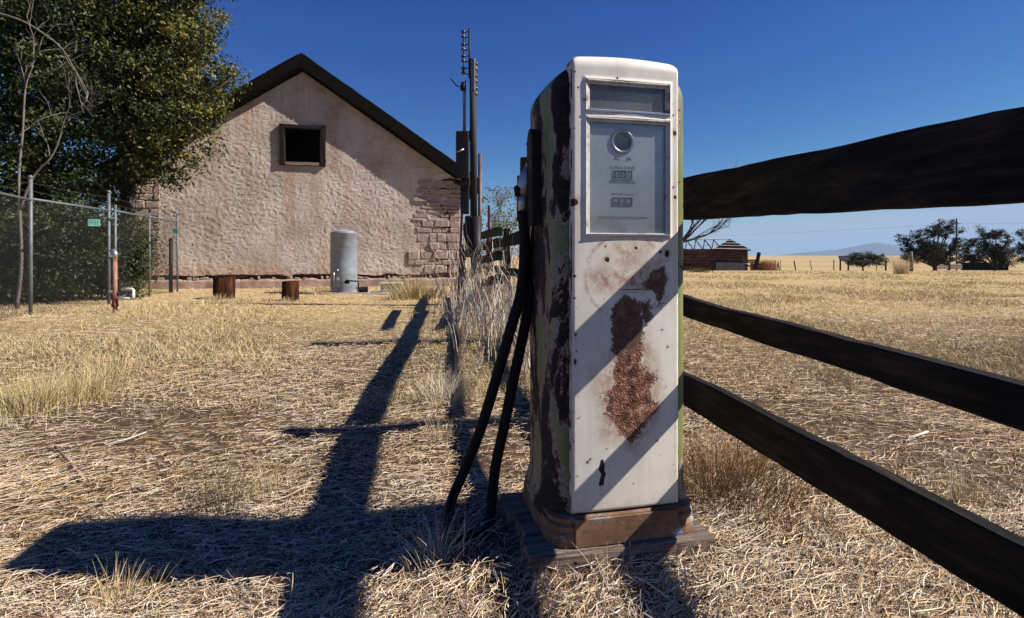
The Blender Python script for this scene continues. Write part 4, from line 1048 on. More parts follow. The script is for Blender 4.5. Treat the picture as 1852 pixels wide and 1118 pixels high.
def leafy(name, label, cat, base, lobes, clump_n, leaves, leaf, asp, palette, fork, tr, bark='bark', group=None, clump_r=.3, density=1.0, bias=.45, twig=.012):
    """lobes: list of (x, y, z, rx, rz). Crown of leaf clumps with limbs that run into them."""
    t = empty(name, base, 0, label, cat, group); b0_ = Vector(base)
    tot = sum(l[3] ** 2 * l[4] for l in lobes); C = []; L_of = []
    for li, l in enumerate(lobes):
        k = max(3, int(clump_n * (l[3] ** 2 * l[4]) / tot)); d = RNG.normal(size=(k, 3)); d /= np.linalg.norm(d, axis=1)[:, None]
        r = RNG.uniform(0, 1, k) ** bias; p = d * r[:, None] * np.array([l[3], l[3], l[4]]) + np.array(l[:3])
        C.append(p); L_of += [li] * k
    C = np.concatenate(C); C = C[C[:, 2] > base[2] + .08]; L_of = np.array(L_of)[:len(C)]
    per = int(leaves / len(C)); pts = []; cols = []
    pal = np.array(palette)
    for c in C:
        rr = clump_r * RNG.uniform(.6, 1.4); k = max(4, int(per * RNG.uniform(.5, 1.5)))
        p = RNG.normal(size=(k, 3)) * np.array([rr, rr, rr * .7]) * .6 + c; pts.append(p)
        w = np.clip(RNG.uniform() + RNG.normal(size=k) * .22, 0, .999) * (len(pal) - 1); i0 = w.astype(int); fr = (w - i0)[:, None]
        cols.append((pal[i0] * (1 - fr) + pal[i0 + 1] * fr) * RNG.uniform(.75, 1.2, k)[:, None])
    pts = np.concatenate(pts); cols = np.concatenate(cols)
    ok = pts[:, 2] > base[2] + .03; pts = pts[ok]; cols = cols[ok]
    cr = link('crown', leaf_mesh('crown', pts - np.array(base), leaf, asp, cols, M['leaf']), None, t)
    mb = MB(); F0 = Vector(fork)
    mb.tube([b0_ - b0_ - Vector((0, 0, .2)), (F0 - b0_) * .5 + Vector((.04, 0, 0)), F0 - b0_], [tr * 1.25, tr, tr * .85], 9)
    tr_o = mb.obj('trunk', M[bark], t, smooth=True)
    lm = MB()
    for li, l in enumerate(lobes):
        c = Vector(l[:3]); mid = F0.lerp(c, .5) + Vector((random.uniform(-.2, .2), random.uniform(-.2, .2), random.uniform(-.05, .3))) * l[3] * .5
        lm.tube([F0 - b0_, mid - b0_, c - b0_], [tr * .6, tr * .38, tr * .2], 6)
        own = [Vector(p) for p, q in zip(C, L_of) if q == li]
        for p in random.sample(own, min(len(own), max(4, int(len(own) * .35)))):
            m2 = c.lerp(p, .5) + Vector((random.uniform(-.1, .1),) * 3); lm.tube([c - b0_, m2 - b0_, p - b0_], [tr * .14 + .004, twig, twig * .4], 4, False)
    lm.obj('branches', M[bark], tr_o, smooth=True)
    return t
def lobe(px, py, Y, r, rz=None):
    q = at(px, py, Y); return (q.x, q.y, q.z, r, rz or r)
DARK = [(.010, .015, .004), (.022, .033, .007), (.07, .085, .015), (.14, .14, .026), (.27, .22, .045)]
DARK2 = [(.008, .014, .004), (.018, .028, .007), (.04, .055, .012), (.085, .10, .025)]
qa = at(228, 540, 14.6)
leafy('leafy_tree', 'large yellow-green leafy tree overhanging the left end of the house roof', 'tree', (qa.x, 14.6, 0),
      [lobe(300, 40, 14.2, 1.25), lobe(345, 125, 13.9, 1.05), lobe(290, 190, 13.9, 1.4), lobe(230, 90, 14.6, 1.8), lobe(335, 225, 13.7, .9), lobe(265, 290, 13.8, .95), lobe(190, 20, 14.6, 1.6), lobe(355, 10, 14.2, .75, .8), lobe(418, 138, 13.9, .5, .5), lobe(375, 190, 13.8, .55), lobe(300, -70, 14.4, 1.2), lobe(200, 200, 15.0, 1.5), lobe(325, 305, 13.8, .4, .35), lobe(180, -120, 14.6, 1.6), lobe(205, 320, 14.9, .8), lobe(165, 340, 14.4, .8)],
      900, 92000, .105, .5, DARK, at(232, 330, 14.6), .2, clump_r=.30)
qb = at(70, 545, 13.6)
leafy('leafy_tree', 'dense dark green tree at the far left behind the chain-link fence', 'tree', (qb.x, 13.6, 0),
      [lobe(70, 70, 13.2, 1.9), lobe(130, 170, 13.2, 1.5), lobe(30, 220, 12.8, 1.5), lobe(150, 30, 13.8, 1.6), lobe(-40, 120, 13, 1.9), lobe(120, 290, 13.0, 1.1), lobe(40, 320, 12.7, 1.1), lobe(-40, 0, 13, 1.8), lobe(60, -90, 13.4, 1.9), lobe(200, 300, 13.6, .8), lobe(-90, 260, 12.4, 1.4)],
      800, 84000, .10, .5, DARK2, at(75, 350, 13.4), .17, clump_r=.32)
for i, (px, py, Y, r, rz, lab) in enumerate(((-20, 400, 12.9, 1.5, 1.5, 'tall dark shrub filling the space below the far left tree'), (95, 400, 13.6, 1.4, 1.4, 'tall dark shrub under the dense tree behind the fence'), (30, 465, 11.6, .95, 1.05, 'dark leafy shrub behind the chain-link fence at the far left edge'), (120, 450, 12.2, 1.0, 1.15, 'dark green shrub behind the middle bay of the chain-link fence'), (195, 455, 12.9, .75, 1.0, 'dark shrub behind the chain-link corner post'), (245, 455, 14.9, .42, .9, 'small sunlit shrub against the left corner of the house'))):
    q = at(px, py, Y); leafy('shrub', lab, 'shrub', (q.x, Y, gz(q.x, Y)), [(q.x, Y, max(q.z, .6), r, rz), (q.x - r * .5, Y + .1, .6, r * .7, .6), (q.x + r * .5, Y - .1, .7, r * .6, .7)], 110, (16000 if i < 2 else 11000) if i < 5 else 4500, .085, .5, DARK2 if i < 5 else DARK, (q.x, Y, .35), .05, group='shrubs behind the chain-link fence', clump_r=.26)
q = at(905, 470, 21)
leafy('sparse_tree', 'thin pale-leaved small tree seen beyond the fence right of the tall pole', 'tree', (q.x, 21, 0), [lobe(905, 370, 21, .85, .75), lobe(915, 410, 21, .9, .7), lobe(878, 420, 21, .6, .7), lobe(935, 395, 21, .7, .7), lobe(815, 425, 21.5, .5, .7), lobe(905, 450, 21, 1.0, .6)], 170, 4200, .085, .5, [(.08, .085, .04), (.19, .185, .1), (.3, .28, .18)], at(905, 460, 21), .05, bark='bark_pale', clump_r=.22, twig=.012)

def bare(mb, p, d, L, r, depth, spread=.6, kids=3, up=.1):
    pts = [p]; q = Vector(p); dd = Vector(d).normalized(); n = 4
    for i in range(n):
        dd = (dd + Vector((random.uniform(-1, 1), random.uniform(-1, 1), random.uniform(-1, 1))) * .22 + Vector((0, 0, up))).normalized(); q = q + dd * L / n; pts.append(q.copy())
    mb.tube(pts, [r * (1 - .55 * i / n) for i in range(n + 1)], 5 if depth > 1 else 4, False)
    if depth <= 0: return
    for k in range(kids):
        i = random.randint(2, n); nd = (dd + Vector((random.uniform(-1, 1), random.uniform(-1, 1), random.uniform(-.6, 1))) * spread * 1.3).normalized()
        bare(mb, pts[i], nd, L * random.uniform(.5, .8), r * .5, depth - 1, spread, kids, up)

# bare sapling in front of the foliage
sb = at(38, 560, 10.6); bt = empty('bare_tree', (sb.x, 10.6, gz(sb.x, 10.6)), 0, 'bare pale grey leafless tree before the dark foliage at left', 'tree'); so = Vector(bt.location)
def bp(lst, Y=10.6): return [at(x, y, Y) - so for x, y in lst]
MB().tube(catmull(bp([(30, 560), (39, 470), (34, 330), (41, 240), (46, 160), (60, 118)]), 4), [.032 - .0011 * i for i in range(21)], 7).obj('trunk', M['bark_pale'], bt, smooth=True)
limb = MB(); limb.tube(catmull(bp([(36, 380), (60, 320), (92, 285), (108, 250), (118, 215), (140, 205)]), 4), [.024 - .0009 * i for i in range(21)], 6).obj('limb', M['bark_pale'], bt, smooth=True)
MB().tube(catmull(bp([(-10, 22), (40, 38), (80, 62), (112, 88), (135, 125), (158, 165)]), 4), [.022 - .0008 * i for i in range(21)], 6).obj('limb', M['bark_pale'], bt, smooth=True)
for (a, dx, dz, L, dep) in (((56, 120), .3, 1, .6, 2), ((48, 160), -.3, 1, .5, 2), ((52, 140), .8, .5, .6, 2), ((140, 205), .9, .3, .5, 2), ((118, 215), .3, 1, .5, 2), ((112, 88), .4, -1, .7, 2), ((135, 125), .2, -1, .6, 1), ((158, 165), .5, -.8, .4, 1), ((60, 100), .1, 1, .7, 2), ((39, 240), .9, .6, .6, 2), ((92, 285), -.1, 1, .5, 1)):
    tw = MB(); bare(tw, at(*a, 10.6) - so, (dx, random.uniform(-.3, .3), dz), L, .013, dep, .5, 3, .02); tw.obj('twig', M['bark_pale'], bt)

# ------------------------------------------------------------------ right-hand distance
db = at(1200, 490, 47); dt = empty('dead_tree', (db.x, 47, gz(db.x, 47)), 0, 'bare dead tree spreading leafless branches over the ruined barn', 'tree')
MB().tube([(0, 0, -.2), (.6, 0, 1.6), (1.6, 0, 2.6)], [.26, .2, .16], 8).obj('trunk', M['bark'], dt, smooth=True)
dm = MB(); random.seed(21)
for d, L in (((1, 0, .75), 3.3), ((1, .2, .35), 3.0), ((.5, 0, 1), 2.6), ((1, -.1, .55), 3.6), ((-.4, 0, 1), 2.6), ((-1, 0, .5), 2.4), ((.9, .1, .15), 2.6)):
    bare(dm, Vector((1.5, 0, 2.5)), d, L, .1, 4, .55, 3, .03)
dm.obj('branches', M['bark'], dt)

BY = 50.0; bx0, bx1 = at(1196, 470, BY).x, at(1352, 470, BY).x; bz0 = -.75; bz1 = at(1300, 450, BY).z
barn = empty('ruined_barn', ((bx0 + bx1) / 2, BY, bz0), 0, 'collapsing weathered red-brown plank barn with half its roof gone', 'barn'); bo = Vector(barn.location)
bw = bx1 - bx0; bh = bz1 - bz0
MB().box((0, 2.2, bh / 2), (bw - .3, 4.2, bh - .2)).obj('inner_wall', M['interior'], barn)
nrow = 9
for r_ in range(nrow):
    x = -bw / 2
    while x < bw / 2 - .2:
        L = min(random.uniform(1.2, 3.4), bw / 2 - x)
        if random.random() < (.93 if r_ > 3 else .62):
            hgt = bh / nrow; mt = M['barn_red'] if random.random() < .9 or r_ > 3 else M['pale_wood']
            board('plank', (x + L / 2, random.uniform(-.05, .02), hgt * (r_ + .5)), (L - .03, .05, hgt - .03), mt, barn, Matrix.Rotation(random.uniform(-.015, .015), 3, 'Y'))
        x += L
for r_ in range(7): board('plank', (bw / 2 + .03, 2.1, bh / 7 * (r_ + .5)), (.05, 4.1, bh / 7 - .03), M['barn_red'], barn)
board('tin_patch', (bw / 2 - 1.6, -.12, .72), (2.6, .04, .8), simple('tin_grey', [(.05, .053, .06), (.14, .145, .16)], 3, .8, .3, .3, 15), barn, Matrix.Rotation(.03, 3, 'Y'))
rz_ = at(1320, 432.5, BY + 2.1).z - bz0; rx_ = at(1320, 433, BY + 2.1).x - bo.x
pa = [(bw / 2 + .25, -.15, bh - .1), (rx_, 2.1, rz_), (at(1290, 453, BY).x - bo.x, -.15, bh - .02)]
pb_ = [(bw / 2 + .25, 4.35, bh - .1)]
MB().add(pa + [(x, y, z - .08) for x, y, z in pa] + [(bw / 2 + .25, 4.35, bh - .1), (bw / 2 + .25, 4.35, bh - .18)], [(0, 1, 2), (5, 4, 3), (0, 3, 4, 1), (1, 4, 5, 2), (2, 5, 3, 0), (0, 6, 1), (3, 4, 7), (0, 3, 7, 6)]).obj('roof_sheet', M['roof_dark'], barn)
for k, f_ in enumerate((0, .3, .55, .8)):
    a = Vector(pa[2]).lerp(Vector(pa[1]), f_); b = Vector(pa[0]).lerp(Vector(pa[1]), f_); o_ = Vector((0, -.03, .05))
    MB().tube([a + o_, b + o_], .035, 5).obj('batten', M['pale_wood'], barn)
MB().tube([(-bw / 2, 2.1, rz_ - .1), (rx_, 2.1, rz_)], .05, 5).obj('ridge_beam', M['pale_wood'], barn)
MB().tube([(-bw / 2, 1.0, (rz_ + bh) / 2 - .1), (rx_ - .8, 1.0, (rz_ + bh) / 2 - .1)], .04, 5).obj('purlin', M['pale_wood'], barn)
for k in range(7):
    x = -bw / 2 + .3 + k * .85
    MB().tube([(x, -.1, bh - .05), (x + .1, 2.1, rz_ - .05)], .05, 5).obj('rafter', M['barn_red'], barn); MB().tube([(x + .1, 2.1, rz_ - .05), (x + .7, 4.3, bh - .05)], .05, 5).obj('rafter', M['barn_red'], barn)

q = at(1365, 490, 44); wpile = empty('timber_pile', (q.x, 44, gz(q.x, 44)), 0, 'stack of dark old timbers with one leaning post beside the ruined barn', 'timber pile')
for k in range(6): board('timber', (random.uniform(-.1, .1), random.uniform(-.3, .3), .1 + k * .15), (random.uniform(.7, 1.1), .16, .12), M['barn_red'], wpile, Matrix.Rotation(random.uniform(-.2, .2), 3, 'Z'))
board('leaning_post', (.1, -.2, .75), (.22, .2, 1.5), M['wood_post'], wpile, Matrix.Rotation(.22, 3, 'Y'))

def grass_clump(name, label, base, n, h, spread, palette, width, lean=.35, group=None, cat='grass', curl=.35, seed=None):
    k = 4
    a = RNG.uniform(0, 2 * np.pi, n); r0 = np.clip(np.abs(RNG.normal(size=n)), 0, 1.5) * spread * .42; ln = RNG.uniform(0, 1, n) ** .8 * lean
    H = h * RNG.uniform(.35, 1.05, n); b = np.stack([np.cos(a) * r0, np.sin(a) * r0, np.zeros(n)], 1)
    gx = ground_z(b[:, 0] + base[0], b[:, 1] + base[1]) - base[2]; b[:, 2] = gx - .02
    a2 = a + RNG.normal(size=n) * .7; dirx = np.stack([np.cos(a2), np.sin(a2), np.zeros(n)], 1)
    pa_ = RNG.uniform(0, np.pi, n); side = np.stack([np.cos(pa_), np.sin(pa_), RNG.normal(size=n) * .2], 1)
    V = []
    for j in range(k):
        t_ = j / (k - 1); w = width * (1 - t_ * .85) * RNG.uniform(.7, 1.3, n)
        c = b + dirx * (H * (ln * t_ + curl * ln * t_ * t_ * 1.5))[:, None] + np.array([0, 0, 1.0]) * (H * (t_ - .35 * ln * t_ * t_))[:, None]
        V += [c - side * w[:, None] / 2, c + side * w[:, None] / 2]
    V = np.stack(V, 1); idx = np.arange(n)[:, None] * (2 * k); Q = []
    for j in range(k - 1): Q.append(np.stack([idx[:, 0] + 2 * j, idx[:, 0] + 2 * j + 1, idx[:, 0] + 2 * j + 3, idx[:, 0] + 2 * j + 2], 1))
    pal = np.array(palette); w = RNG.uniform(0, .999, n) * (len(pal) - 1); i0 = w.astype(int); fr = (w - i0)[:, None]
    cols = np.repeat((pal[i0] * (1 - fr) + pal[i0 + 1] * fr) * RNG.uniform(.8, 1.15, n)[:, None], 2 * k, 0)
    o = link(name, np_mesh(name, V.reshape(-1, 3), quads=np.concatenate(Q), cols=cols, mat=M['straw']), None, None, base)
    return setp(o, label, cat, group)
TAN = [(.5, .38, .19), (.62, .5, .29), (.46, .3, .13), (.56, .47, .33)]
PALE = [(.52, .42, .3), (.66, .57, .44), (.42, .3, .19)]
REDB = [(.3, .13, .06), (.42, .2, .09), (.36, .22, .12)]
GREENISH = [(.36, .28, .1), (.55, .42, .2), (.27, .22, .08), (.64, .51, .3), (.6, .45, .23)]
q = at(1630, 495, 31); grass_clump('grass_clump', 'tall pale fountain-like dry grass clump standing alone in the right field', (q.x, 31, gz(q.x, 31)), 260, 1.35, .5, TAN, .014, .5)
q = at(1383, 491, 45); grass_clump('red_weeds', 'low band of rust-red dry weeds right of the barn', (q.x, 45, gz(q.x, 45)), 1500, 1.0, 1.5, REDB, .03, .2, cat='weeds')

pal_m = [(.012, .017, .008), (.03, .036, .017), (.07, .072, .038)]
for (px, pyb, Y, lob, lab, nm, lf) in (
    (1560, 489, 42, [(1545, 468, .8, .45), (1570, 466, .9, .45), (1590, 470, .7, .4), (1560, 475, 1.1, .3)], 'low olive bush directly behind the dark lectern sign', 'olive_bush', 9000),
    (1690, 488, 40, [(1640, 440, .45, .7), (1662, 428, .5, .6), (1690, 420, .6, .7), (1712, 418, .6, .55), (1732, 440, .5, .5), (1690, 450, .9, .6), (1668, 462, .8, .5), (1700, 468, .9, .5), (1645, 468, .6, .4), (1650, 455, .5, .4), (1675, 445, .6, .5), (1720, 455, .6, .5), (1625, 432, .3, .3), (1700, 405, .3, .3), (1722, 405, .25, .3), (1738, 418, .3, .3), (1742, 450, .3, .4)], 'largest dark mesquite tree in the right field, left of the thin pole', 'mesquite_tree', 27000),
    (1800, 487, 42, [(1760, 440, .5, .5), (1780, 425, .45, .5), (1802, 425, .6, .5), (1822, 436, .4, .4), (1795, 455, 1.0, .5), (1760, 468, .8, .5), (1818, 470, .8, .5), (1785, 442, .6, .4), (1812, 448, .6, .4), (1745, 455, .4, .4), (1826, 425, .25, .25), (1770, 412, .2, .25), (1830, 455, .4, .4)], 'dark mesquite tree just right of the thin pole', 'mesquite_tree', 23000),
    (1880, 487, 43, [(1845, 420, .35, .4), (1850, 450, .6, .5), (1875, 430, .9, .8), (1900, 450, 1.0, .8), (1850, 470, .5, .4)], 'dark mesquite tree cut by the right edge of the photo', 'mesquite_tree', 17000)):
    q = at(px, pyb, Y); g0 = gz(q.x, Y); L_ = [lobe(x, y, Y + random.uniform(-.4, .4), r, rz2) for x, y, r, rz2 in lob]
    leafy(nm, lab, 'tree' if 'tree' in nm else 'bush', (q.x, Y, g0), L_, 420, lf, .095, .5, pal_m, (q.x, Y, g0 + .25), .13 if 'tree' in nm else .06, clump_r=.17, group='mesquite trees in the right field' if 'tree' in nm else None, bias=.5, twig=.02)

sg = at(1527, 491, 39.5); ps = empty('lectern_sign', (sg.x, 39.5, gz(sg.x, 39.5)), -.1, 'dark slanted information panel on two short legs in the right field', 'sign')
for s_ in (-1, 1): MB().box((s_ * .27, 0, .42), (.08, .08, .88)).obj('leg', M['wood_post'], ps)
MB().box((0, -.03, .86), (.72, .05, .42), Matrix.Rotation(-.6, 3, 'X'), ch=.008).obj('panel', M['sign_dark'], ps)
MB().box((0, -.065, .85), (.6, .01, .32), Matrix.Rotation(-.6, 3, 'X')).obj('panel_face', simple('panel_face', [(.03, .03, .045), (.06, .06, .075)], 8, .7, 0, 0, 10, spec=.05), ps)

wf = empty('wire_fence', (at(1465, 489, 46).x, 46, gz(16, 46)), 0, 'thin far wire fence on dark leaning posts right of the barn', 'fence'); wo = Vector(wf.location)
tops = []
for px, ptop, lean, thick in ((1402, 471, 0, .09), (1408, 475, 2, .08), (1412, 471, 0, .04), (1436, 472, 4, .09), (1465, 471, 4, .05), (1508, 470, 0, .07), (1585, 480, 0, .04), (1602, 470, 0, .13)):
    a = at(px, ptop, 46) - wo; b = at(px + lean, 493, 46) - wo; MB().tube([b, a], thick / 2, 6).obj('post', M['wood_post'], wf); tops.append((a, b))
for f_ in (.15, .5, .8):
    for i in range(len(tops) - 1): MB().tube([tops[i][0].lerp(tops[i][1], f_), tops[i + 1][0].lerp(tops[i + 1][1], f_)], .006, 3, False).obj('wire', M['wire'], wf)

PYY2 = 72.0; q = at(1730, 462, PYY2); fp = empty('power_pole', (q.x, PYY2, gz(q.x, PYY2)), 0, 'thin dark far power pole rising between the mesquite trees with faint wires', 'pole'); po = Vector(fp.location)
ztop = at(1730, 395, PYY2).z - po.z
MB().tube([(0, 0, 0), (0, 0, ztop)], [.1, .075], 8).obj('shaft', M['pole_wood'], fp)
MB().box((.1, 0, ztop - .7), (.9, .08, .08)).obj('crossarm', M['pole_wood'], fp)
p0 = at(1731, 405, PYY2) - po
for px, py, Y in ((1240, 429, 110), (2050, 400, 66)):
    e = at(px, py, Y) - po; m_ = (p0 + e) / 2; m_.z -= .12; MB().tube(catmull([p0, m_, e], 8), .012, 3, False).obj('wire', M['wire'], fp)

rq = at(1755, 487, 44); rn = empty('ruined_shed', (rq.x, 44, gz(rq.x, 44)), 0, 'low collapsed shed of pale and dark boards under the mesquite trees', 'ruin'); ro_ = Vector(rn.location)
def rbox(px0, px1, py0, py1, mat, name='board', d=.15, dy=0):
    a = at(px0, py1, 44 + dy) - ro_; b = at(px1, py0, 44 + dy) - ro_; board(name, ((a.x + b.x) / 2, dy, (a.z + b.z) / 2), (b.x - a.x, d, b.z - a.z), mat, rn)
rbox(1694, 1714, 478, 482, M['pale_wood']); rbox(1694, 1714, 482.4, 487, M['pale_wood']); rbox(1718, 1739, 478, 482, M['pale_wood']); rbox(1718, 1739, 482.4, 487, M['pale_wood'])
rbox(1714.3, 1717.7, 476, 489, M['barn_red'], 'post'); rbox(1739.5, 1790, 475, 489, M['roof_dark'], 'wall_panel', .2, .1); rbox(1790.5, 1822, 477, 489, M['roof_dark'], 'wall_panel', .2, .15)
for (x0, y0, x1, y1) in ((1702, 478, 1736, 465), (1734, 476, 1756, 464)):
    a = at(x0, y0, 44.3) - ro_; b = at(x1, y1, 44.6) - ro_; d = b - a; board('roof_plank', (a + b) / 2, (d.length, .5, .12), M['barn_red'], rn, d.to_track_quat('X', 'Z').to_matrix())
q = at(1648, 487, 36); o = MB().tube([(0, 0, -.1), (.02, 0, .6), (-.01, 0, 1.3)], [.13, .1, .085], 9).obj('broken_trunk', M['bark_pale'], None, (q.x, 36, gz(q.x, 36)), smooth=True); setp(o, 'pale broken trunk standing beside the largest mesquite tree', 'stump')

# ------------------------------------------------------------------ dry ground cover
def build_straw(name, n, y0, y1, ypow, lw, wmin, wmax, lmin, lmax, lift, label, xs=1.12, seed=3):
    rng = np.random.default_rng(seed)
    u = rng.uniform(0, 1, n); p = 1 - ypow; Y = (y0 ** p + u * (y1 ** p - y0 ** p)) ** (1 / p)
    X = rng.uniform(-1, 1, n) * (xs * Y + .7)
    # the raked straw lies in drifts with balder patches between
    dn = fbm(X * 1.1, Y * 1.1, 4, 15); keep = rng.uniform(0, 1, n) < np.clip(.4 + 2.4 * (dn - .34), .22, 1)
    lx = (X - PX) * ct + (Y - PYY) * st_; ly = -(X - PX) * st_ + (Y - PYY) * ct
    keep &= ~((np.abs(lx) < .30) & (ly > -.035) & (ly < .46))
    X = X[keep]; Y = Y[keep]; m = len(X)
    gold = fbm(X * .55 + 5, Y * .55, 3, 23); patch = fbm(X * 2.2, Y * 2.2, 2, 61)
    ang = np.where(rng.uniform(0, 1, m) < .42, math.radians(22) + (fbm(X * .8, Y * .8, 2, 71) - .5) * 2.4 + rng.normal(size=m) * .35, rng.uniform(0, np.pi, m))
    flip = rng.uniform(0, 1, m) < .5; ang = ang + np.where(flip, np.pi, 0)
    L = lmin + (lmax - lmin) * rng.uniform(0, 1, m) ** 2.2
    tall = rng.uniform(0, 1, m) < .10
    pitch = np.where(tall, rng.uniform(.3, 1.1, m), rng.normal(size=m) * .10); L = np.where(tall, L * .45, L)
    W = rng.uniform(wmin, wmax, m) * (1 + lw * Y)
    bend = rng.normal(size=m) * .75; K = 4
    hz_ = .004 + lift * rng.uniform(0, 1, m) ** 2
    d0 = np.stack([np.cos(ang), np.sin(ang)], 1)
    V = np.zeros((m, K * 2, 3)); cx = X.copy(); cy_ = Y.copy(); a_ = ang - bend / 2
    cz_ = ground_z(X, Y) + hz_ + np.abs(np.sin(pitch)) * 0
    for j in range(K):
        t_ = j / (K - 1)
        if j:
            cx = cx + np.cos(a_) * L / (K - 1) * np.cos(pitch); cy_ = cy_ + np.sin(a_) * L / (K - 1) * np.cos(pitch); cz_ = cz_ + L / (K - 1) * np.sin(np.abs(pitch) * np.where(tall, 1, np.where(j < 2, 1, -1))); a_ = a_ + bend / (K - 1)
        zz = np.maximum(cz_, ground_z(cx, cy_) + .002)
        w = W * (1 - .55 * t_) / 2
        nx, ny = -np.sin(a_), np.cos(a_)
        V[:, 2 * j] = np.stack([cx - nx * w, cy_ - ny * w, zz - w * .5], 1); V[:, 2 * j + 1] = np.stack([cx + nx * w, cy_ + ny * w, zz + w * .5], 1)
    idx = np.arange(m) * (2 * K); Q = np.concatenate([np.stack([idx + 2 * j, idx + 2 * j + 1, idx + 2 * j + 3, idx + 2 * j + 2], 1) for j in range(K - 1)])
    pal = np.array([(.68, .50, .30), (.80, .66, .49), (.60, .36, .15), (.64, .51, .40), (.36, .21, .11), (.16, .10, .065)])
    gold = gold + .10 * sstep(2.5, 6, Y)
    wts = np.stack([.25 + .5 * gold, .25 + .3 * (1 - gold), .05 + .9 * np.clip(gold - .42, 0, 1) * 2, .25 + .9 * np.clip(.55 - gold, 0, 1), .16 + .7 * np.clip(patch - .5, 0, 1), .20 + .5 * np.clip(patch - .45, 0, 1)], 1)
    cdf = np.cumsum(wts, 1); cdf /= cdf[:, -1:]; pick = (rng.uniform(0, 1, m)[:, None] > cdf).sum(1)
    cols = pal[pick] * rng.uniform(.75, 1.15, m)[:, None]
    me = np_mesh(name, V.reshape(-1, 3), quads=Q, cols=np.repeat(cols, 2 * K, 0), mat=M['straw'])
    o = link(name, me, None); setp(o, label, 'straw', kind='stuff')
build_straw('straw', 400000, 1.25, 18, .96, .17, .0009, .0023, .02, .15, .04, 'raked dry straw and cut stalks littering the yard')

def build_stubble():
    n = 230000; rng = np.random.default_rng(9); u = rng.uniform(0, 1, n); y0, y1, p = 4.0, 37.0, -.15
    Y = (y0 ** p + u * (y1 ** p - y0 ** p)) ** (1 / p); X = rng.uniform(-1, 1, n) * (1.1 * Y + 1)
    dn = fbm(X * .5, Y * .5, 4, 33); keep = (rng.uniform(0, 1, n) < np.clip(.2 + 2.2 * (dn - .3), .05, 1)) & ~((X < -8) & (Y > 16.5)) & ~((np.abs(X + 6.7) < 5.6) & (Y > 17.6 + (X + 6.7) * .22))
    X = X[keep]; Y = Y[keep]; dn = dn[keep]; m = len(X)
    H = rng.uniform(.02, .055, m) * (1 + .9 * (dn > .55)); W = .004 + .00085 * Y; a = rng.uniform(0, np.pi, m); lx_ = rng.normal(size=(m, 2)) * H[:, None] * .7
    z = ground_z(X, Y) - .004
    A = np.stack([X - np.cos(a) * W / 2, Y - np.sin(a) * W / 2, z], 1); B = np.stack([X + np.cos(a) * W / 2, Y + np.sin(a) * W / 2, z], 1); C = np.stack([X + lx_[:, 0], Y + lx_[:, 1], z + H], 1)
    pal = np.array([(.52, .39, .2), (.6, .48, .27), (.44, .31, .15), (.4, .33, .2)]); cols = pal[rng.integers(0, 4, m)] * rng.uniform(.8, 1.15, m)[:, None]
    me = np_mesh('stubble_grass', np.stack([A, B, C], 1).reshape(-1, 3), tris=np.arange(m * 3).reshape(m, 3), cols=np.repeat(cols, 3, 0), mat=M['straw'])
    setp(link('stubble_grass', me, None), 'short golden stubble grass over the yard and right field', 'grass', kind='stuff')
build_stubble()

def tuft(px, py, Y, n, h, sp_, pal_, lab, width=.0035, lean=.5, name='grass_tuft', cat='grass tuft'):
    x = (px - 926) / 1000 * Y; return grass_clump(name, lab, (x, Y, gz(x, Y)), n, h, sp_, pal_, width, lean, cat=cat)
tuft(60, 735, 3.9, 1000, .33, .66, GREENISH, 'broad yellow-green grass tussock at the left edge of the yard', .005)
tuft(160, 712, 4.2, 480, .28, .4, GREENISH, 'right-hand part of a yellow-green tussock pair, beside the broad one', .005)
tuft(205, 660, 5.0, 200, .3, .3, TAN, 'small upright tan tuft behind the left tussocks', .005)
tuft(400, 900, 2.42, 260, .34, .2, [(.05, .045, .03), (.12, .1, .05), (.2, .17, .08)], 'dark wispy grass tuft on the far edge of the pump shadow', .0022, .6)
tuft(485, 865, 2.58, 180, .2, .22, GREENISH, 'thin green grass tuft right of the dark wispy tuft', .0022, .5)
tuft(215, 1065, 1.74, 170, .17, .14, TAN, 'pale grass tuft in sun below the tip of the pump shadow', .0025, .5)
tuft(790, 1010, 1.86, 170, .2, .16, PALE, 'dry bristly tuft left of the plinth in the pump shadow', .0025, .6)
tuft(800, 790, 3.1, 110, .16, .12, TAN, 'small orange-tan tuft where fence shadows cross', .003, .4)
tuft(805, 715, 4.0, 300, .32, .3, PALE, 'pale bunch of dry grass beside the left hose', .004, .6)
tuft(1115, 1075, 1.68, 120, .13, .14, PALE, 'dry curled tuft in front of the plinth', .0025, .9)
tuft(1145, 1048, 1.70, 60, .07, .05, [(.4, .2, .06), (.5, .3, .1)], 'small orange stubble tuft against the plinth front', .0022, .25)
tuft(1290, 905, 2.25, 900, .3, .4, [(.06, .035, .02), (.14, .08, .045), (.3, .15, .07), (.5, .36, .2)], 'reddish dry weed tuft at the right foot of the pump', .003, .7)
tuft(1350, 860, 2.5, 700, .27, .45, [(.3, .15, .06), (.5, .3, .11), (.12, .07, .04), (.55, .36, .16)], 'orange-brown dry weeds below the lowest fence rail', .003, .7)
tuft(985, 1075, 1.70, 160, .12, .16, PALE, 'pale dry tuft at the left front corner of the plinth', .0022, .9)
tuft(1230, 1035, 1.78, 140, .10, .16, PALE, 'pale curled tuft by the right front corner of the plinth', .0022, .9)
tuft(1440, 985, 1.95, 240, .15, .2, [(.1, .05, .03), (.25, .12, .06), (.4, .24, .12)], 'little red-brown tuft in the lower right straw', .0025, .6)
tuft(1745, 900, 2.3, 160, .24, .18, TAN, 'sparse golden stalks at the right, beyond the lowest rail', .0028, .35)
tuft(750, 530, 13.0, 700, .62, .9, GREENISH, 'yellow-green tall grass before the lower right of the house wall', .012, .5)
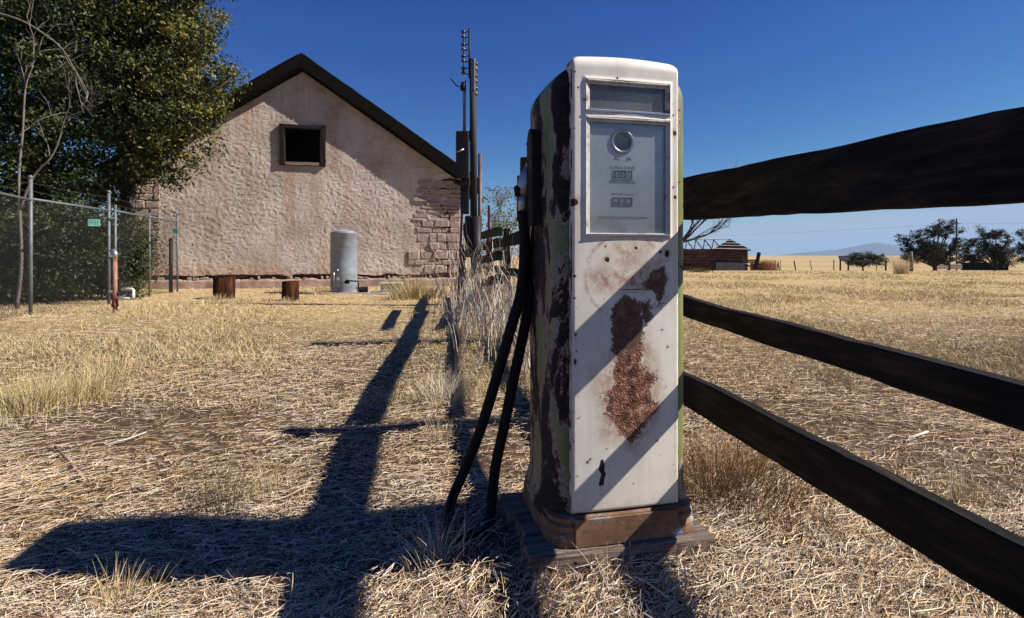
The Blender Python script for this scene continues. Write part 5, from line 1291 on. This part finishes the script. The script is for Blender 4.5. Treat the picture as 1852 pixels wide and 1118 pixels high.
tuft(392, 545, 12.75, 260, .2, .5, TAN, 'tan grass around the foot of the wider stump', .008, .6)
tuft(515, 549, 12.2, 220, .17, .42, TAN, 'tan grass around the foot of the narrower stump', .008, .6)
tuft(585, 531, 14.6, 240, .25, .5, TAN, 'dry grass on the left side of the galvanized tank', .01, .6)
tuft(1265, 492, 34, 260, .35, 1.2, [(.1, .11, .05), (.2, .19, .09)], 'low green weeds at the foot of the barn', .03, .6, 'weed_patch', 'weeds')

def build_weeds():
    """tall dry weeds grown through the fence line, beyond counting"""
    n = 1500; rng = np.random.default_rng(5); t_ = rng.uniform(0, 1, n) ** .8; Y = 4.6 + 7.0 * t_
    X = fx(Y) - .2 + rng.normal(size=n) * (.16 + .025 * Y); h = rng.uniform(.25, 1.0, n) * (0.45 + .085 * Y) * np.where(rng.uniform(0, 1, n) < .35, 1.3, .8); K = 5
    a = rng.uniform(0, 2 * np.pi, n); ln = rng.uniform(.05, .55, n); pa_ = rng.uniform(0, np.pi, n); V = np.zeros((n, K * 2, 3)); z0 = ground_z(X, Y) - .02; W = (.004 + .0008 * Y) * rng.uniform(.6, 1.3, n)
    for j in range(K):
        s = j / (K - 1); c = np.stack([X + np.cos(a) * h * ln * s ** 1.8, Y + np.sin(a) * h * ln * s ** 1.8, z0 + h * (s - .3 * ln * s * s)], 1); w = (W * (1 - .6 * s) / 2)[:, None]; sd = np.stack([np.cos(pa_), np.sin(pa_), 0 * pa_], 1)
        V[:, 2 * j] = c - sd * w; V[:, 2 * j + 1] = c + sd * w
    idx = np.arange(n) * (2 * K); Q = np.concatenate([np.stack([idx + 2 * j, idx + 2 * j + 1, idx + 2 * j + 3, idx + 2 * j + 2], 1) for j in range(K - 1)])
    pal = np.array([(.6, .51, .4), (.7, .63, .53), (.45, .31, .18), (.33, .17, .1)]); cols = pal[rng.choice(4, n, p=[.35, .35, .2, .1])] * rng.uniform(.8, 1.1, n)[:, None]
    setp(link('dry_weeds', np_mesh('dry_weeds', V.reshape(-1, 3), quads=Q, cols=np.repeat(cols, 2 * K, 0), mat=M['straw']), None), 'tall pale dry weeds grown along the fence behind the hoses', 'weeds', kind='stuff')
build_weeds()

# fallen sticks
def stick(pts, r, mat, lab):
    c = at(*pts[0][:2], pts[0][2]); P = []
    for px, py, Y in pts:
        x = (px - 926) / 1000 * Y; P.append(Vector((x, Y, gz(x, Y) + r + .018)))
    o = MB().tube([p - P[0] for p in P], [r * (1 - .12 * i) for i in range(len(P))], 7).obj('fallen_stick', mat, None, P[0], smooth=True); setp(o, lab, 'stick', 'fallen sticks in the straw')
def gy(py): return 1.03 / ((py - 462) / 1000)
stick([(1328, 930, gy(930)), (1355, 905, gy(905)), (1390, 872, gy(872))], .009, M['pale_wood'], 'thick pale broken stalk lying right of the pump base')
stick([(1640, 800, gy(800)), (1655, 795, gy(795)), (1678, 786, gy(786))], .009, M['pale_wood'], 'pale curved stalk on the straw between the two lower rails')
stick([(100, 790, gy(790)), (125, 815, gy(815)), (150, 850, gy(850))], .008, M['rust_pipe'], 'thin reddish twig lying in the left straw')
stick([(190, 785, gy(785)), (230, 776, gy(776)), (265, 764, gy(764))], .006, M['pale_wood'], 'straight pale stalk lying left of centre in the yard')
stick([(0, 1082, gy(1082)), (70, 1088, gy(1088)), (160, 1092, gy(1092))], .007, M['rust_pipe'], 'brown stick in the bottom left corner')
